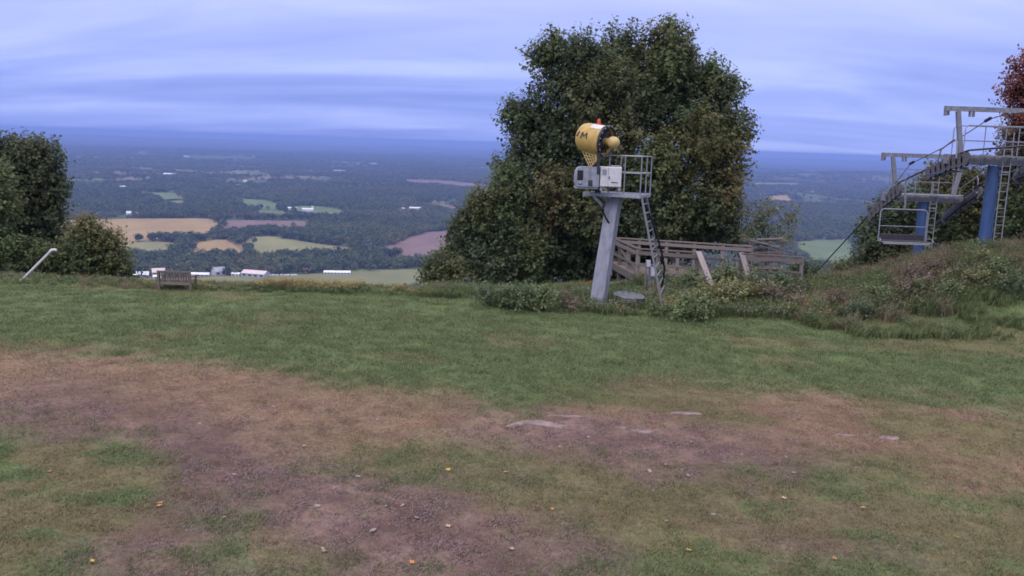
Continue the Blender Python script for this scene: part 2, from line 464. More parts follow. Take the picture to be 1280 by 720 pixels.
# ---- scattering for what nobody could count
def scatter(name, P, rotz, scl, idx, sources, label, cat, tilt=None):
    """points + geometry nodes: an instance of one of the source meshes on each point"""
    me = bpy.data.meshes.new(name)
    N = len(P)
    me.vertices.add(N); me.vertices.foreach_set('co', np.asarray(P, float).ravel())
    def attr(nm, typ, arr, key='value'):
        a = me.attributes.new(nm, typ, 'POINT'); a.data.foreach_set(key, np.asarray(arr).ravel())
    rot = np.zeros((N, 3)); rot[:, 2] = rotz
    if tilt is not None: rot[:, :2] = tilt
    attr('rot', 'FLOAT_VECTOR', rot, 'vector')
    sc3 = np.repeat(np.asarray(scl, float)[:, None], 3, 1) if np.ndim(scl) == 1 else scl
    attr('scl', 'FLOAT_VECTOR', sc3, 'vector')
    attr('pick', 'INT', np.asarray(idx, np.int32))
    o = bpy.data.objects.new(name, me); COL.objects.link(o)
    c = bpy.data.collections.new(name + '_kinds')
    for s in sources: c.objects.link(s)
    g = bpy.data.node_groups.new(name, 'GeometryNodeTree')
    g.interface.new_socket('Geometry', in_out='INPUT', socket_type='NodeSocketGeometry')
    g.interface.new_socket('Geometry', in_out='OUTPUT', socket_type='NodeSocketGeometry')
    N_ = g.nodes.new
    gi, go = N_('NodeGroupInput'), N_('NodeGroupOutput')
    ci = N_('GeometryNodeCollectionInfo'); ci.inputs['Collection'].default_value = c
    ci.inputs['Separate Children'].default_value = True; ci.inputs['Reset Children'].default_value = True
    iop = N_('GeometryNodeInstanceOnPoints'); iop.inputs['Pick Instance'].default_value = True
    def na(nm, t):
        n = N_('GeometryNodeInputNamedAttribute'); n.data_type = t; n.inputs['Name'].default_value = nm
        return n.outputs['Attribute']
    g.links.new(gi.outputs[0], iop.inputs['Points'])
    g.links.new(ci.outputs[0], iop.inputs['Instance'])
    g.links.new(na('rot', 'FLOAT_VECTOR'), iop.inputs['Rotation'])
    g.links.new(na('scl', 'FLOAT_VECTOR'), iop.inputs['Scale'])
    g.links.new(na('pick', 'INT'), iop.inputs['Instance Index'])
    g.links.new(iop.outputs[0], go.inputs[0])
    md = o.modifiers.new('scatter', 'NODES'); md.node_group = g
    return tag(o, label, cat, kind='stuff')
def src(name, V, F, m, col=None, smooth=False):
    o = mesh_obj(name, V, F, m, None, smooth, None, col)
    COL.objects.unlink(o)
    return o
def in_poly(x, y, poly):
    inside = np.zeros(len(x), bool); n = len(poly)
    for i in range(n):
        x1, y1 = poly[i]; x2, y2 = poly[(i + 1) % n]
        c = ((y1 > y) != (y2 > y)) & (x < (x2 - x1) * (y - y1) / (y2 - y1 + 1e-12) + x1)
        inside ^= c
    return inside

# ------------------------------------------------------------------ the ground: one sheet to the horizon
RNG = np.random.default_rng(11)
P_TAN = [(0, 440), (150, 442), (300, 458), (325, 470), (420, 486), (640, 513), (560, 530), (620, 565), (480, 555), (360, 560), (330, 560), (200, 512), (0, 497), (-300, 480), (-300, 425)]
P_PURPLE = [(-300, 480), (0, 495), (200, 510), (330, 556), (450, 592), (300, 602), (160, 570), (90, 548), (0, 535), (-300, 515)]
P_DIRT_A = [(560, 528), (640, 519), (760, 524), (900, 545), (1000, 562), (1090, 582), (1050, 600), (900, 606), (760, 592), (620, 567)]
P_DIRT_B = [(150, 558), (300, 590), (420, 598), (560, 608), (650, 640), (690, 665), (770, 700), (800, 760), (400, 760), (385, 690), (250, 645)]
P_DIRT_C = [(860, 668), (980, 662), (1120, 684), (1190, 700), (1120, 712), (960, 692)]
P_DIRT_E = [(120, 690), (160, 660), (250, 665), (300, 700), (330, 760), (130, 760)]
P_OLIVE = [(360, 562), (480, 556), (640, 582), (800, 607), (1000, 612), (1280, 640), (1600, 650), (1600, 760), (820, 760), (740, 672), (640, 640), (500, 602)]
P_RTAN = [(640, 513), (700, 502), (830, 478), (1000, 488), (1280, 512), (1600, 530), (1600, 640), (1280, 640), (1100, 605), (900, 606), (640, 580)]
P_LAWN_LL = [(-300, 520), (0, 538), (100, 556), (170, 598), (260, 645), (385, 692), (410, 760), (-300, 760)]
def cover(x, y):
    """share of green lawn, olive thin grass, dry straw and bare dirt at ground points (from the photo's patches)"""
    x, y = np.asarray(x, float), np.asarray(y, float)
    n = len(x); W4 = np.zeros((n, 4)); r = np.random.default_rng(4)
    S = 12
    for k in range(S):
        f1, f2 = fbm(x * 0.9, y * 0.9, 40, 4) - 0.5, fbm(x * 0.9, y * 0.9, 60, 4) - 0.5
        jx, jy = r.normal() * 0.38, r.normal() * 0.55
        xx, yy = x + f1 * 1.5 + jx, y + f2 * 2.2 + jy
        u, v = proj(np.stack([xx, yy, np.zeros(n)], 1))
        t = np.zeros(n, int)
        pr_ = in_poly(u, v, P_RTAN)
        t[pr_] = np.where(r.random(n) < sstep(.35, .62, fbm(x * 0.5, y * 0.8, 77, 4)), 2, 1)[pr_]
        t[in_poly(u, v, P_TAN)] = 2
        t[in_poly(u, v, P_OLIVE)] = 1
        t[in_poly(u, v, P_LAWN_LL)] = 0
        t[in_poly(u, v, P_LAWN_LL) & (fbm(x * 1.1, y * 1.3, 87, 4) > 0.53)] = 1
        for P in (P_PURPLE, P_DIRT_A, P_DIRT_B, P_DIRT_C, P_DIRT_E):
            t[in_poly(u, v, P)] = 3
        ol = in_poly(u, v, P_OLIVE) & (fbm(x * 0.8, y * 1.1, 97, 4) < 0.42)
        t[ol & (t == 1) & (r.random(n) < .6)] = 0
        W4[np.arange(n), t] += 1.0 / S
    # scattered thin places in the lawn, and blades in the dirt
    thin = sstep(0.56, 0.70, fbm(x * 0.45, y * 0.7, 51, 5))
    W4[:, 1] += W4[:, 0] * thin * 0.7; W4[:, 0] *= 1 - thin * 0.7
    return W4
C_GREEN, C_OLIVE = np.array([0.108, 0.146, 0.060]), np.array([0.152, 0.130, 0.066])
C_STRAW, C_DIRT = np.array([0.212, 0.142, 0.092]), np.array([0.172, 0.110, 0.094])

ang = np.radians(np.concatenate([np.arange(-42, 42.01, 0.25), np.arange(48, 318, 6.0)]))
rad = np.concatenate([np.array([0.6, 2, 4, 6]), np.arange(8, 34, 0.09), np.arange(34, 70, 0.6), np.geomspace(70, 60000, 170)])
AA, RR = np.meshgrid(ang, rad, indexing='xy')
gx, gy = (RR * np.sin(AA)).ravel(), (RR * np.cos(AA)).ravel()
gz = H(gx, gy)
na_, nr_ = len(ang), len(rad)
nearm = (RR.ravel() < 75)
W4 = np.zeros((len(gx), 4)); W4[:, 0] = 1
sel = nearm & (gy > 3)
W4[sel] = cover(gx[sel], gy[sel])
# micro relief: bare dirt is lumpy
gz = gz + np.where(nearm, (fbm(gx * 4, gy * 4, 91, 3) - 0.5) * (0.03 + 0.04 * W4[:, 3]) + (fbm(gx * 9, gy * 9, 93, 3) - .5) * .05 * W4[:, 3], 0)
i, j = np.meshgrid(np.arange(nr_ - 1), np.arange(na_), indexing='ij')
j2 = (j + 1) % na_
gf = np.stack([i * na_ + j, i * na_ + j2, (i + 1) * na_ + j2, (i + 1) * na_ + j], -1).reshape(-1, 4)[:, ::-1]
gcol = W4 @ np.stack([C_GREEN, C_OLIVE, C_STRAW, C_DIRT])
gcol[:, :3] = np.where((W4[:, 3:4] > .3), gcol * (1 + W4[:, 3:4] * 1.1 * (fbm(gx * 1.7, gy * 2.3, 19, 4)[:, None] - .52)), gcol)
gcol *= (0.72 + 0.56 * fbm(gx * 0.9, gy * 0.9, 15, 4))[:, None]
gv = np.stack([gx, gy, gz], 1)
gv = np.concatenate([gv, [[0, 0, h1(0, 0)]]]); gcol = np.concatenate([gcol, [C_GREEN]])
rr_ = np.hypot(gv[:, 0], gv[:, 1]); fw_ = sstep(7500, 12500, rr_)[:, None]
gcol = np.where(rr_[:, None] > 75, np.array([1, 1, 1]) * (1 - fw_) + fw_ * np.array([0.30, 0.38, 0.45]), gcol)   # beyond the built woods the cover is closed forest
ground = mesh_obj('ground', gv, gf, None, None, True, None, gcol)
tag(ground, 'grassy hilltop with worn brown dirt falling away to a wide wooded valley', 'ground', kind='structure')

m, nt, p, o = nodes_of('turf')
L = nt.links.new; N = nt.nodes.new
vc = N('ShaderNodeVertexColor'); vc.layer_name = 'Col'
t = N('ShaderNodeTexCoord')
nA = N('ShaderNodeTexNoise'); nA.inputs['Scale'].default_value = 9.0; nA.inputs['Detail'].default_value = 8.0; nA.inputs['Roughness'].default_value = 0.72
nB = N('ShaderNodeTexNoise'); nB.inputs['Scale'].default_value = 55.0; nB.inputs['Detail'].default_value = 4.0
for q in (nA, nB): L(t.outputs['Object'], q.inputs['Vector'])
mr = N('ShaderNodeMapRange'); L(nA.outputs['Fac'], mr.inputs['Value'])
mr.inputs['From Min'].default_value, mr.inputs['From Max'].default_value = 0.3, 0.7
mr.inputs['To Min'].default_value, mr.inputs['To Max'].default_value = 0.62, 1.38
mr2 = N('ShaderNodeMapRange'); L(nB.outputs['Fac'], mr2.inputs['Value'])
mr2.inputs['From Min'].default_value, mr2.inputs['From Max'].default_value = 0.3, 0.7
mr2.inputs['To Min'].default_value, mr2.inputs['To Max'].default_value = 0.75, 1.25
mm = N('ShaderNodeMath'); mm.operation = 'MULTIPLY'; L(mr.outputs[0], mm.inputs[0]); L(mr2.outputs[0], mm.inputs[1])
vm = N('ShaderNodeVectorMath'); vm.operation = 'SCALE'; L(vc.outputs['Color'], vm.inputs[0]); L(mm.outputs[0], vm.inputs['Scale'])
L(vm.outputs[0], p.inputs['Base Color']); p.inputs['Roughness'].default_value = 0.95; p.inputs['Specular IOR Level'].default_value = 0.1
bp = N('ShaderNodeBump'); bp.inputs['Strength'].default_value = 0.7; bp.inputs['Distance'].default_value = 0.05
L(mm.outputs[0], bp.inputs['Height']); L(bp.outputs[0], p.inputs['Normal'])
turf = m
m, nt, p, o = nodes_of('far_country')
L = nt.links.new; N = nt.nodes.new
t = N('ShaderNodeTexCoord'); mp = N('ShaderNodeMapping'); mp.inputs['Scale'].default_value = (0.001, 0.001, 0.001)
L(t.outputs['Object'], mp.inputs['Vector'])
vo = N('ShaderNodeTexVoronoi'); vo.inputs['Scale'].default_value = 1.4; L(mp.outputs[0], vo.inputs['Vector'])
sp = N('ShaderNodeSeparateColor'); L(vo.outputs['Color'], sp.inputs[0])
ra = N('ShaderNodeValToRGB'); L(sp.outputs[0], ra.inputs['Fac']); ra.color_ramp.interpolation = 'CONSTANT'
for pos, c in ((0.0, (0.065, 0.085, 0.042)), (0.50, (0.09, 0.10, 0.05)), (0.76, (0.12, 0.14, 0.065)), (0.90, (0.17, 0.13, 0.085)), (0.95, (0.12, 0.13, 0.06))):
    if pos == 0.0: el = ra.color_ramp.elements[0]
    else: el = ra.color_ramp.elements.new(pos)
    el.position, el.color = pos, (*c, 1)
ra.color_ramp.elements.remove(ra.color_ramp.elements[-1])
no = N('ShaderNodeTexNoise'); no.inputs['Scale'].default_value = 9.0; no.inputs['Detail'].default_value = 8.0; L(mp.outputs[0], no.inputs['Vector'])
mr = N('ShaderNodeMapRange'); L(no.outputs['Fac'], mr.inputs['Value'])
mr.inputs['From Min'].default_value, mr.inputs['From Max'].default_value = 0.3, 0.7
mr.inputs['To Min'].default_value, mr.inputs['To Max'].default_value = 0.55, 1.5
vm = N('ShaderNodeVectorMath'); vm.operation = 'SCALE'; L(ra.outputs[0], vm.inputs[0]); L(mr.outputs[0], vm.inputs['Scale'])
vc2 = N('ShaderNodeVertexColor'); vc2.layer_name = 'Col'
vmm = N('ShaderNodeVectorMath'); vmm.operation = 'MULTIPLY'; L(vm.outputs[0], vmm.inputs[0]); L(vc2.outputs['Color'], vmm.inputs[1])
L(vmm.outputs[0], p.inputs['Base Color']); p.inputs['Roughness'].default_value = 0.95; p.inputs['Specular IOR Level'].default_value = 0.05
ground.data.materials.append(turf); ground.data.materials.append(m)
mi = np.zeros(len(gf), np.int32); mi[(i.ravel()) >= np.searchsorted(rad, 72)] = 1
ground.data.polygons.foreach_set('material_index', mi)

# ------------------------------------------------------------------ valley: fields, woods, farms
FIELD_MATS = {
    'tan': mat('stubble', (0.31, 0.215, 0.10), (0.235, 0.17, 0.085), 0.95, 0.012, spec=0.05, detail=9.0, stretch=(1, .45, 1)),
    'yellow': mat('hay', (0.22, 0.21, 0.095), (0.165, 0.165, 0.08), 0.95, 0.012, spec=0.05, detail=9.0, stretch=(1, .45, 1)),
    'plough': mat('ploughed_soil', (0.185, 0.125, 0.115), (0.15, 0.10, 0.095), 0.95, 0.012, spec=0.05, detail=9.0, stretch=(1, .45, 1)),
    'green': mat('pasture', (0.125, 0.165, 0.075), (0.10, 0.13, 0.06), 0.95, 0.012, spec=0.05, detail=9.0, stretch=(1, .45, 1)),
    'pale': mat('meadow', (0.185, 0.180, 0.085), (0.135, 0.145, 0.07), 0.95, 0.012, spec=0.05, detail=9.0, stretch=(1, .45, 1))}
FIELDS = [
    ('tan', 'wide tan stubble field below the wooded plain', [(60, 276), (160, 273), (270, 273), (274, 284), (258, 292), (200, 292), (150, 298), (60, 296)]),
    ('plough', 'narrow pinkish ploughed strip beyond the tan stubble field', [(276, 275), (390, 276), (384, 284), (330, 283), (278, 287)]),
    ('yellow', 'small yellow hay field between two tree belts below the stubble field', [(135, 304), (200, 302), (225, 305), (208, 315), (145, 314)]),
    ('tan', 'small rounded tan field with a tree belt on its edge', [(250, 301), (283, 299), (306, 310), (300, 315), (232, 314)]),
    ('yellow', 'yellow green hay field running out to a thin point', [(305, 297), (338, 295), (385, 303), (446, 305), (444, 311), (380, 313), (314, 315)]),
    ('plough', 'purple brown ploughed field with one dark bush in it', [(462, 311), (500, 300), (540, 289), (585, 286), (600, 300), (590, 322), (548, 319), (500, 313)]),
    ('pale', 'long pale meadow on the valley floor beside the white farm buildings', [(-60, 364), (150, 350), (300, 345), (440, 340), (536, 335), (560, 350), (560, 366), (300, 372), (-60, 376)]),
    ('green', 'small green pasture in the woods before the ploughed strip', [(296, 248), (335, 250), (352, 254), (340, 259), (302, 255)]),
    ('green', 'green pasture around the white farmhouse', [(366, 257), (400, 258), (428, 262), (426, 268), (372, 266)]),
    ('plough', 'thin pink field stripe far out in the woods', [(503, 224), (560, 226), (612, 229), (608, 232), (510, 228)]),
    ('plough', 'pink field stripe slanting behind the white barn', [(505, 252), (560, 256), (590, 260), (584, 264), (520, 256)]),
    ('green', 'bright green valley field seen below the chairlift cable', [(985, 303), (1020, 300), (1064, 299), (1076, 320), (1072, 331), (1010, 325)]),
    ('green', 'long faint green strip far out among the woods', [(225, 194), (320, 196), (322, 199), (232, 198)]),
    ('tan', 'small pinkish clearing far out on the plain', [(170, 189), (184, 189), (184, 193), (172, 193)]),
    ('green', 'short green strip just above the yellow hay field', [(322, 262), (362, 264), (356, 270), (318, 268)]),
    ('tan', 'small tan clearing in the far woods beyond the sapling', [(958, 246), (985, 243), (990, 249), (962, 251)]),
    ('pale', 'thin pale field line in the far woods beyond the sapling', [(940, 228), (1000, 229), (1000, 231), (942, 231)]),
    ('green', 'thin green strip between hedges below the green pasture', [(180, 240), (220, 241), (238, 246), (200, 248)]),
    ('pale', 'small meadow by the hedge near the thin green strip', [(198, 250), (226, 248), (240, 252), (215, 255)])]
field_polys = []
for key, lab, pxs in FIELDS:
    vm_ = (min(q[1] for q in pxs) + max(q[1] for q in pxs)) / 2
    # trees in front stand 10 m tall, so the near edge lies that much closer than it shows
    w = []
    for u, v in pxs:
        q = gp(u, v, VALLEY + (0.5 if v < vm_ or vm_ > 330 else 10.0)); w.append(Vector((q.x, q.y, VALLEY + 0.5)))
    field_polys.append([(q.x, q.y) for q in w])
    c = Vector((sum(q.x for q in w) / len(w), sum(q.y for q in w) / len(w), VALLEY + 0.5))
    # rounded outline
    out = []
    for k in range(len(w)):
        a, b, d = w[k - 1], w[k], w[(k + 1) % len(w)]
        out += [b + (a - b) * 0.22, b + (a - b) * .07 + (d - b) * .07, b + (d - b) * 0.22]
    o = mesh_obj('field', [tuple(q) for q in out], [tuple(range(len(out)))], FIELD_MATS[key], None, False, tuple(c))
    tag(o, lab, 'field', kind='structure')

# farm buildings: (left u, right u, ground v, height m, depth m, yaw, wall, roof, label, group)
white = mat('white_siding', (0.60, 0.60, 0.60), (0.48, 0.48, 0.50), 0.7, 0.3)
roofw = mat('white_metal_roof', (0.72, 0.72, 0.76), (0.58, 0.58, 0.64), 0.5, 0.2)
roofg = mat('grey_roof', (0.36, 0.36, 0.40), (0.26, 0.26, 0.30), 0.7, 0.2)
roofr = mat('faded_red_roof', (0.40, 0.20, 0.17), (0.33, 0.16, 0.14), 0.7, 0.2)
roofp = mat('pinkish_roof', (0.62, 0.50, 0.48), (0.52, 0.42, 0.42), 0.7, 0.2)
blued = mat('grey_blue_siding', (0.36, 0.42, 0.46), (0.28, 0.33, 0.38), 0.7, 0.2)
tealw = mat('teal_tarp', (0.40, 0.58, 0.66), (0.32, 0.48, 0.58), 0.6, 0.2)
dark = mat('dark_opening', (0.03, 0.03, 0.035), (0.02, 0.02, 0.022), 0.5, 1)
FARM_XY = []
def building(name, u0, u1, v, h, dep, yaw, wm, rm, label, group=None, wins=0, cat='building', rise=0.45):
    a, b = gp(u0, v, VALLEY + 0.6), gp(u1, v, VALLEY + 0.6); h *= .8; dep *= .85
    c = (a + b) / 2; w = (b - a).length
    root = thing(name, (c.x, c.y, VALLEY + 0.6), label, cat, group)
    FARM_XY.append((c.x, c.y, w))
    R = Matrix.Rotation(yaw, 3, 'Z')
    T = lambda x, y, z: R @ Vector((x, y, z)) + Vector((c.x, c.y, VALLEY + 0.6))
    hw, hd = w / 2, dep / 2; rz = h + dep * rise * 0.5
    wb = MB()
    wb.add([T(-hw, -hd, 0), T(hw, -hd, 0), T(hw, hd, 0), T(-hw, hd, 0), T(-hw, -hd, h), T(hw, -hd, h), T(hw, hd, h), T(-hw, hd, h), T(-hw, 0, rz), T(hw, 0, rz)],
           [(0, 1, 5, 4), (1, 2, 6, 9, 5), (2, 3, 7, 6), (3, 0, 4, 8, 7), (4, 5, 9, 8), (6, 7, 8, 9)])
    wb.build('wall', wm, root)
    o_ = 0.6; s = rise
    rb = MB()
    for sg in (-1, 1):
        vs = [T(-hw - o_, sg * (hd + o_), h - o_ * s + .15), T(hw + o_, sg * (hd + o_), h - o_ * s + .15), T(hw + o_, 0, rz + .15), T(-hw - o_, 0, rz + .15)]
        vs += [q + Vector((0, 0, 0.3)) for q in vs]
        rb.add(vs, [(0, 1, 2, 3), (7, 6, 5, 4), (0, 4, 5, 1), (1, 5, 6, 2), (2, 6, 7, 3), (3, 7, 4, 0)])
    rb.build('roof', rm, root)
    for k in range(wins):
        x = -hw + w * (k + 0.5) / wins
        MB().box(T(x, -hd - 0.1, h * 0.5), (w / wins * 0.5, 0.16, h * 0.5), R).build('window', dark, root)
    return root
building('long_barn', 405, 438, 342.5, 4.0, 12, 0.12, white, roofw, 'long white barn with a row of openings standing alone on the valley meadow', wins=8, cat='barn')
building('farm_shed', 303, 336, 345.5, 7, 22, -0.25, blued, roofp, 'big grey blue farm shed with pinkish roof on the valley floor', wins=4, cat='shed')
building('farm_house', 190, 206, 344, 7, 16, 0.5, mat('tan_siding', (0.45, 0.38, 0.33), (0.36, 0.3, 0.27), .8, .2), roofp, 'tan house with pale pink roof at the edge of the valley woods', wins=3, cat='house', rise=0.8)
building('farm_house', 166, 186, 346, 5, 14, 0.3, mat('tan_siding', (0, 0, 0)), roofw, 'low tan house with white roof beside the pink roofed house', wins=2, cat='house', rise=0.7)
building('machine_shed', 192, 203, 348, 4, 10, 0.0, tealw, roofw, 'small teal walled shed with white roof in front of the pink roofed house', wins=1, cat='shed')
building('long_barn', 236, 262, 345, 4, 12, 0.1, blued, roofw, 'low grey barn with bright white roof beside the slatted bench', wins=5, cat='barn')
building('gabled_barn', 266, 281, 343.5, 8, 16, 0.8, mat('grey_siding', (0.42, 0.45, 0.44), (0.3, 0.33, 0.33), .8, .2), roofg, 'grey gabled barn half hidden by dark trees on the valley floor', wins=2, cat='barn', rise=0.9)
building('farm_house', 290, 301, 344.5, 4, 10, -.2, white, roofw, 'small white house next to the big grey blue shed', wins=2, cat='house')
building('farm_house', 360, 371, 262, 7, 12, 0.2, white, roofw, 'white farmhouse on the green pasture, the lower roofed of the pair', cat='house')
building('farm_house', 378, 392, 264, 8, 14, -.1, white, roofw, 'white farmhouse with tall end tower on the green pasture', cat='house')
tw = gp(391.5, 264, VALLEY); tw_o = [o for o in COL.objects if o.get('label', '').startswith('white farmhouse with tall')][0]
MB().tube([Vector((tw.x, tw.y - 8, VALLEY)), Vector((tw.x, tw.y - 8, VALLEY + 17))], 3.2, 10).build('tower', white, tw_o)
building('white_barn', 512, 526, 262, 7, 14, 0.2, white, roofw, 'white barn in the woods behind the ploughed field', cat='barn')
building('white_barn', 150, 159, 236, 10, 18, -.3, white, roofw, 'white barn alone in the woods above the tan stubble field', cat='barn')
building('white_barn', 205, 219, 219.5, 10, 24, 0.1, white, roofw, 'long white barn in the woods far beyond the stubble field', cat='barn')
building('white_barn', 158, 164, 269, 7, 10, .6, white, roofw, 'steep white barn at the upper edge of the stubble field', cat='barn', rise=1.2)
for (u0, u1, v) in ((165, 174, 269.5), (207, 214, 235), (226, 231, 231), (263, 267, 240), (295, 303, 233), (304, 309, 228), (288, 292, 242), (336, 340, 235), (160, 165, 252),
                    (418, 424, 214), (425, 432, 214.5), (430, 434, 210), (500, 506, 263), (975, 979, 256), (992, 998, 259), (1012, 1016, 241), (1053, 1057, 243), (1021, 1028, 223), (1030, 1036, 223.5),
                    (230, 236, 196), (318, 324, 196), (1095, 1099, 224), (1099.5, 1103, 224), (1008, 1013, 214), (950, 955, 244), (462, 470, 205)):
    building('farmstead', u0, u1, v, 8, 12, ((u0 * 7) % 10 - 5) * .08, white, roofw if (int(u0) % 3) else roofg, 'tiny white farm building with %s roof among the distant valley woods' % ('white' if int(u0) % 3 else 'grey'), 'farm buildings scattered over the valley woods', cat='building')

# vehicles parked beside the farm shed
carw = mat('white_car_paint', (0.75, 0.75, 0.77), (0.7, 0.7, 0.72), 0.35, 0.5)
glassd = mat('car_glass', (0.03, 0.035, 0.045), (0.02, 0.025, 0.03), 0.15, 1)
def van(u, v, yaw):
    c = gp(u, v, VALLEY + 0.6)
    root = thing('parked_van', tuple(c), 'white van parked in the row beside the grey blue farm shed', 'van', 'vans parked beside the farm shed')
    R = Matrix.Rotation(yaw, 3, 'Z'); T = lambda x, y, z: R @ Vector((x, y, z)) + c
    prof = [(-2.7, .35), (2.7, .35), (2.75, 1.1), (2.0, 1.25), (1.3, 2.2), (-2.6, 2.3), (-2.75, 1.2)]
    vs = [T(x, -1.0, z) for x, z in prof] + [T(x, 1.0, z) for x, z in prof]; n = len(prof)
    MB().add(vs, [tuple(range(n))[::-1], tuple(range(n, 2 * n))] + [(k, (k + 1) % n, n + (k + 1) % n, n + k) for k in range(n)]).build('body', carw, root)
    MB().box(T(1.0, -1.0, 1.65), (1.1, .06, .6), R).build('window', glassd, root)
    for x in (-1.7, 1.7):
        for y in (-.95, .95):
            MB().lathe(T(x, y - .12, .36), R @ Vector((0, 1, 0)), [(0, .36), (.24, .36)], 12).build('wheel', dark, root)
for k, u in enumerate((338, 342.5, 347, 352, 357, 361, 366, 370)):
    van(u, 344.6 - 0.25 * (k % 2), 0.15 + 0.3 * (k % 3))

# tree belts and woods of the valley
def lowtree(seed, col, h=11.0, w=9.0, n=230):
    r = np.random.default_rng(seed)
    cl = [(r.normal() * w * .16, r.normal() * w * .16, h * .58 + r.normal() * h * .1, w * .33, w * .33, h * .34, col, 1.0) for _ in range(5)]
    V, F, c = crown(cl, n // 6, 1.9, r, per=6, length=2.0, shell=.35)
    # trunk
    tv = np.array([[.3 * math.cos(a), .3 * math.sin(a), z] for z in (-1, h * .6) for a in (0, 2.1, 4.2)])
    b = len(V)
    F = np.concatenate([F, np.array([[b, b + 1, b + 4], [b, b + 4, b + 3], [b + 1, b + 2, b + 5], [b + 1, b + 5, b + 4], [b + 2, b, b + 3], [b + 2, b + 3, b + 5]])])
    return src('valley_tree_%d' % seed, np.concatenate([V, tv]), F, leafmat('woods', 0.25, 0.7, 0.3), np.concatenate([c, np.full((6, 3), 0.04)]))
kinds = [lowtree(1, (0.058, 0.086, 0.044), 12, 9), lowtree(2, (0.078, 0.112, 0.050), 11, 11), lowtree(3, (0.096, 0.122, 0.052), 10, 11), lowtree(4, (0.125, 0.140, 0.062), 8, 9), lowtree(5, (0.145, 0.128, 0.064), 7, 8)]
pts = []
for (r0, r1, cell) in ((1250, 2400, 10.5), (2400, 4200, 14.0), (4200, 7500, 24.0), (7500, 13000, 48.0)):
    n = int(math.radians(78) * (r1 ** 2 - r0 ** 2) / 2 / cell ** 2)
    r = np.sqrt(RNG.random(n) * (r1 ** 2 - r0 ** 2) + r0 ** 2); a = np.radians(RNG.uniform(-39, 39, n))
    x, y = r * np.sin(a), r * np.cos(a)
    dens = fbm(x / 260.0, y / 420.0, 63, 4)
    keep = RNG.random(n) < sstep(0.37, 0.47, dens) * 0.95 + 0.05
    stray = (RNG.random(n) < .008) & (fbm(x / 60, y / 60, 83, 2) > .58)       # single trees and ragged field edges
    xj, yj = x + (fbm(x / 45, y / 45, 84, 3) - .5) * 40, y + (fbm(x / 45, y / 45, 85, 3) - .5) * 60
    for P in field_polys: keep &= ~(in_poly(xj, yj, P) & ~stray)
    for (fx, fy, fw) in FARM_XY:
        # room round each farm, with its yard open towards the hill
        keep &= ~((np.abs(x - fx) < fw * .5 + 5) & (y < fy + 8) & (y > fy - 115 - fy * .006))
    x, y, r = x[keep], y[keep], r[keep]
    s = (0.75 + 0.6 * RNG.random(len(x))) * {10.5: 1.25, 14.0: 1.3, 24.0: 1.8, 48.0: 3.0}[cell]
    pts.append(np.stack([x, y, H(x, y), s], 1))
pts = np.concatenate(pts)
sc3 = np.stack([pts[:, 3], pts[:, 3], np.minimum(pts[:, 3], 1.35)], 1)
scatter('valley_woods', pts[:, :3], RNG.uniform(0, 6.28, len(pts)), sc3, np.clip((fbm(pts[:, 0] / 150, pts[:, 1] / 220, 71, 3) - .5) * 7 + 2 + RNG.normal(size=len(pts)) * 1.1, 0, 4).astype(int), kinds,
        'wide mass of green woods and tree belts covering the valley floor', 'woods')
N_WOODS = len(pts)

# ------------------------------------------------------------------ snow gun tower
def up(p, dz): return Vector((p[0], p[1], p[2] + dz))
galv = mat('galvanised_steel', (0.36, 0.37, 0.42), (0.27, 0.28, 0.33), 0.5, 14, metal=0.35, bump=0.1)
galvl = mat('pale_galvanised_tube', (0.29, 0.29, 0.33), (0.20, 0.20, 0.24), 0.5, 20, metal=0.3)
colm = mat('grey_painted_column', (0.255, 0.26, 0.31), (0.18, 0.185, 0.235), 0.6, 5, bump=0.15, stretch=(2, 2, .5), stain=(0.15, 0.115, 0.10))
yellow = mat('yellow_enamel', (0.47, 0.315, 0.095), (0.38, 0.245, 0.075), 0.48, 5, bump=0.05, stain=(0.20, 0.13, 0.07))
yellowp = mat('yellow_dome_paint', (0.52, 0.38, 0.16), (0.44, 0.31, 0.12), 0.5, 9)
steeld = mat('dark_steel', (0.055, 0.055, 0.07), (0.03, 0.03, 0.04), 0.5, 12, metal=0.3)
cabw = mat('white_cabinet_paint', (0.56, 0.545, 0.57), (0.47, 0.455, 0.49), 0.5, 6, stain=(0.42, 0.38, 0.36))
cabg = mat('grey_compressor_shell', (0.27, 0.28, 0.33), (0.20, 0.21, 0.26), 0.5, 6, stain=(0.13, 0.12, 0.13))
redm = mat('red_beacon_lens', (0.60, 0.08, 0.03), (0.5, 0.06, 0.03), 0.3, 6)
rubber = mat('black_hose_rubber', (0.018, 0.018, 0.022), (0.012, 0.012, 0.014), 0.5, 12)

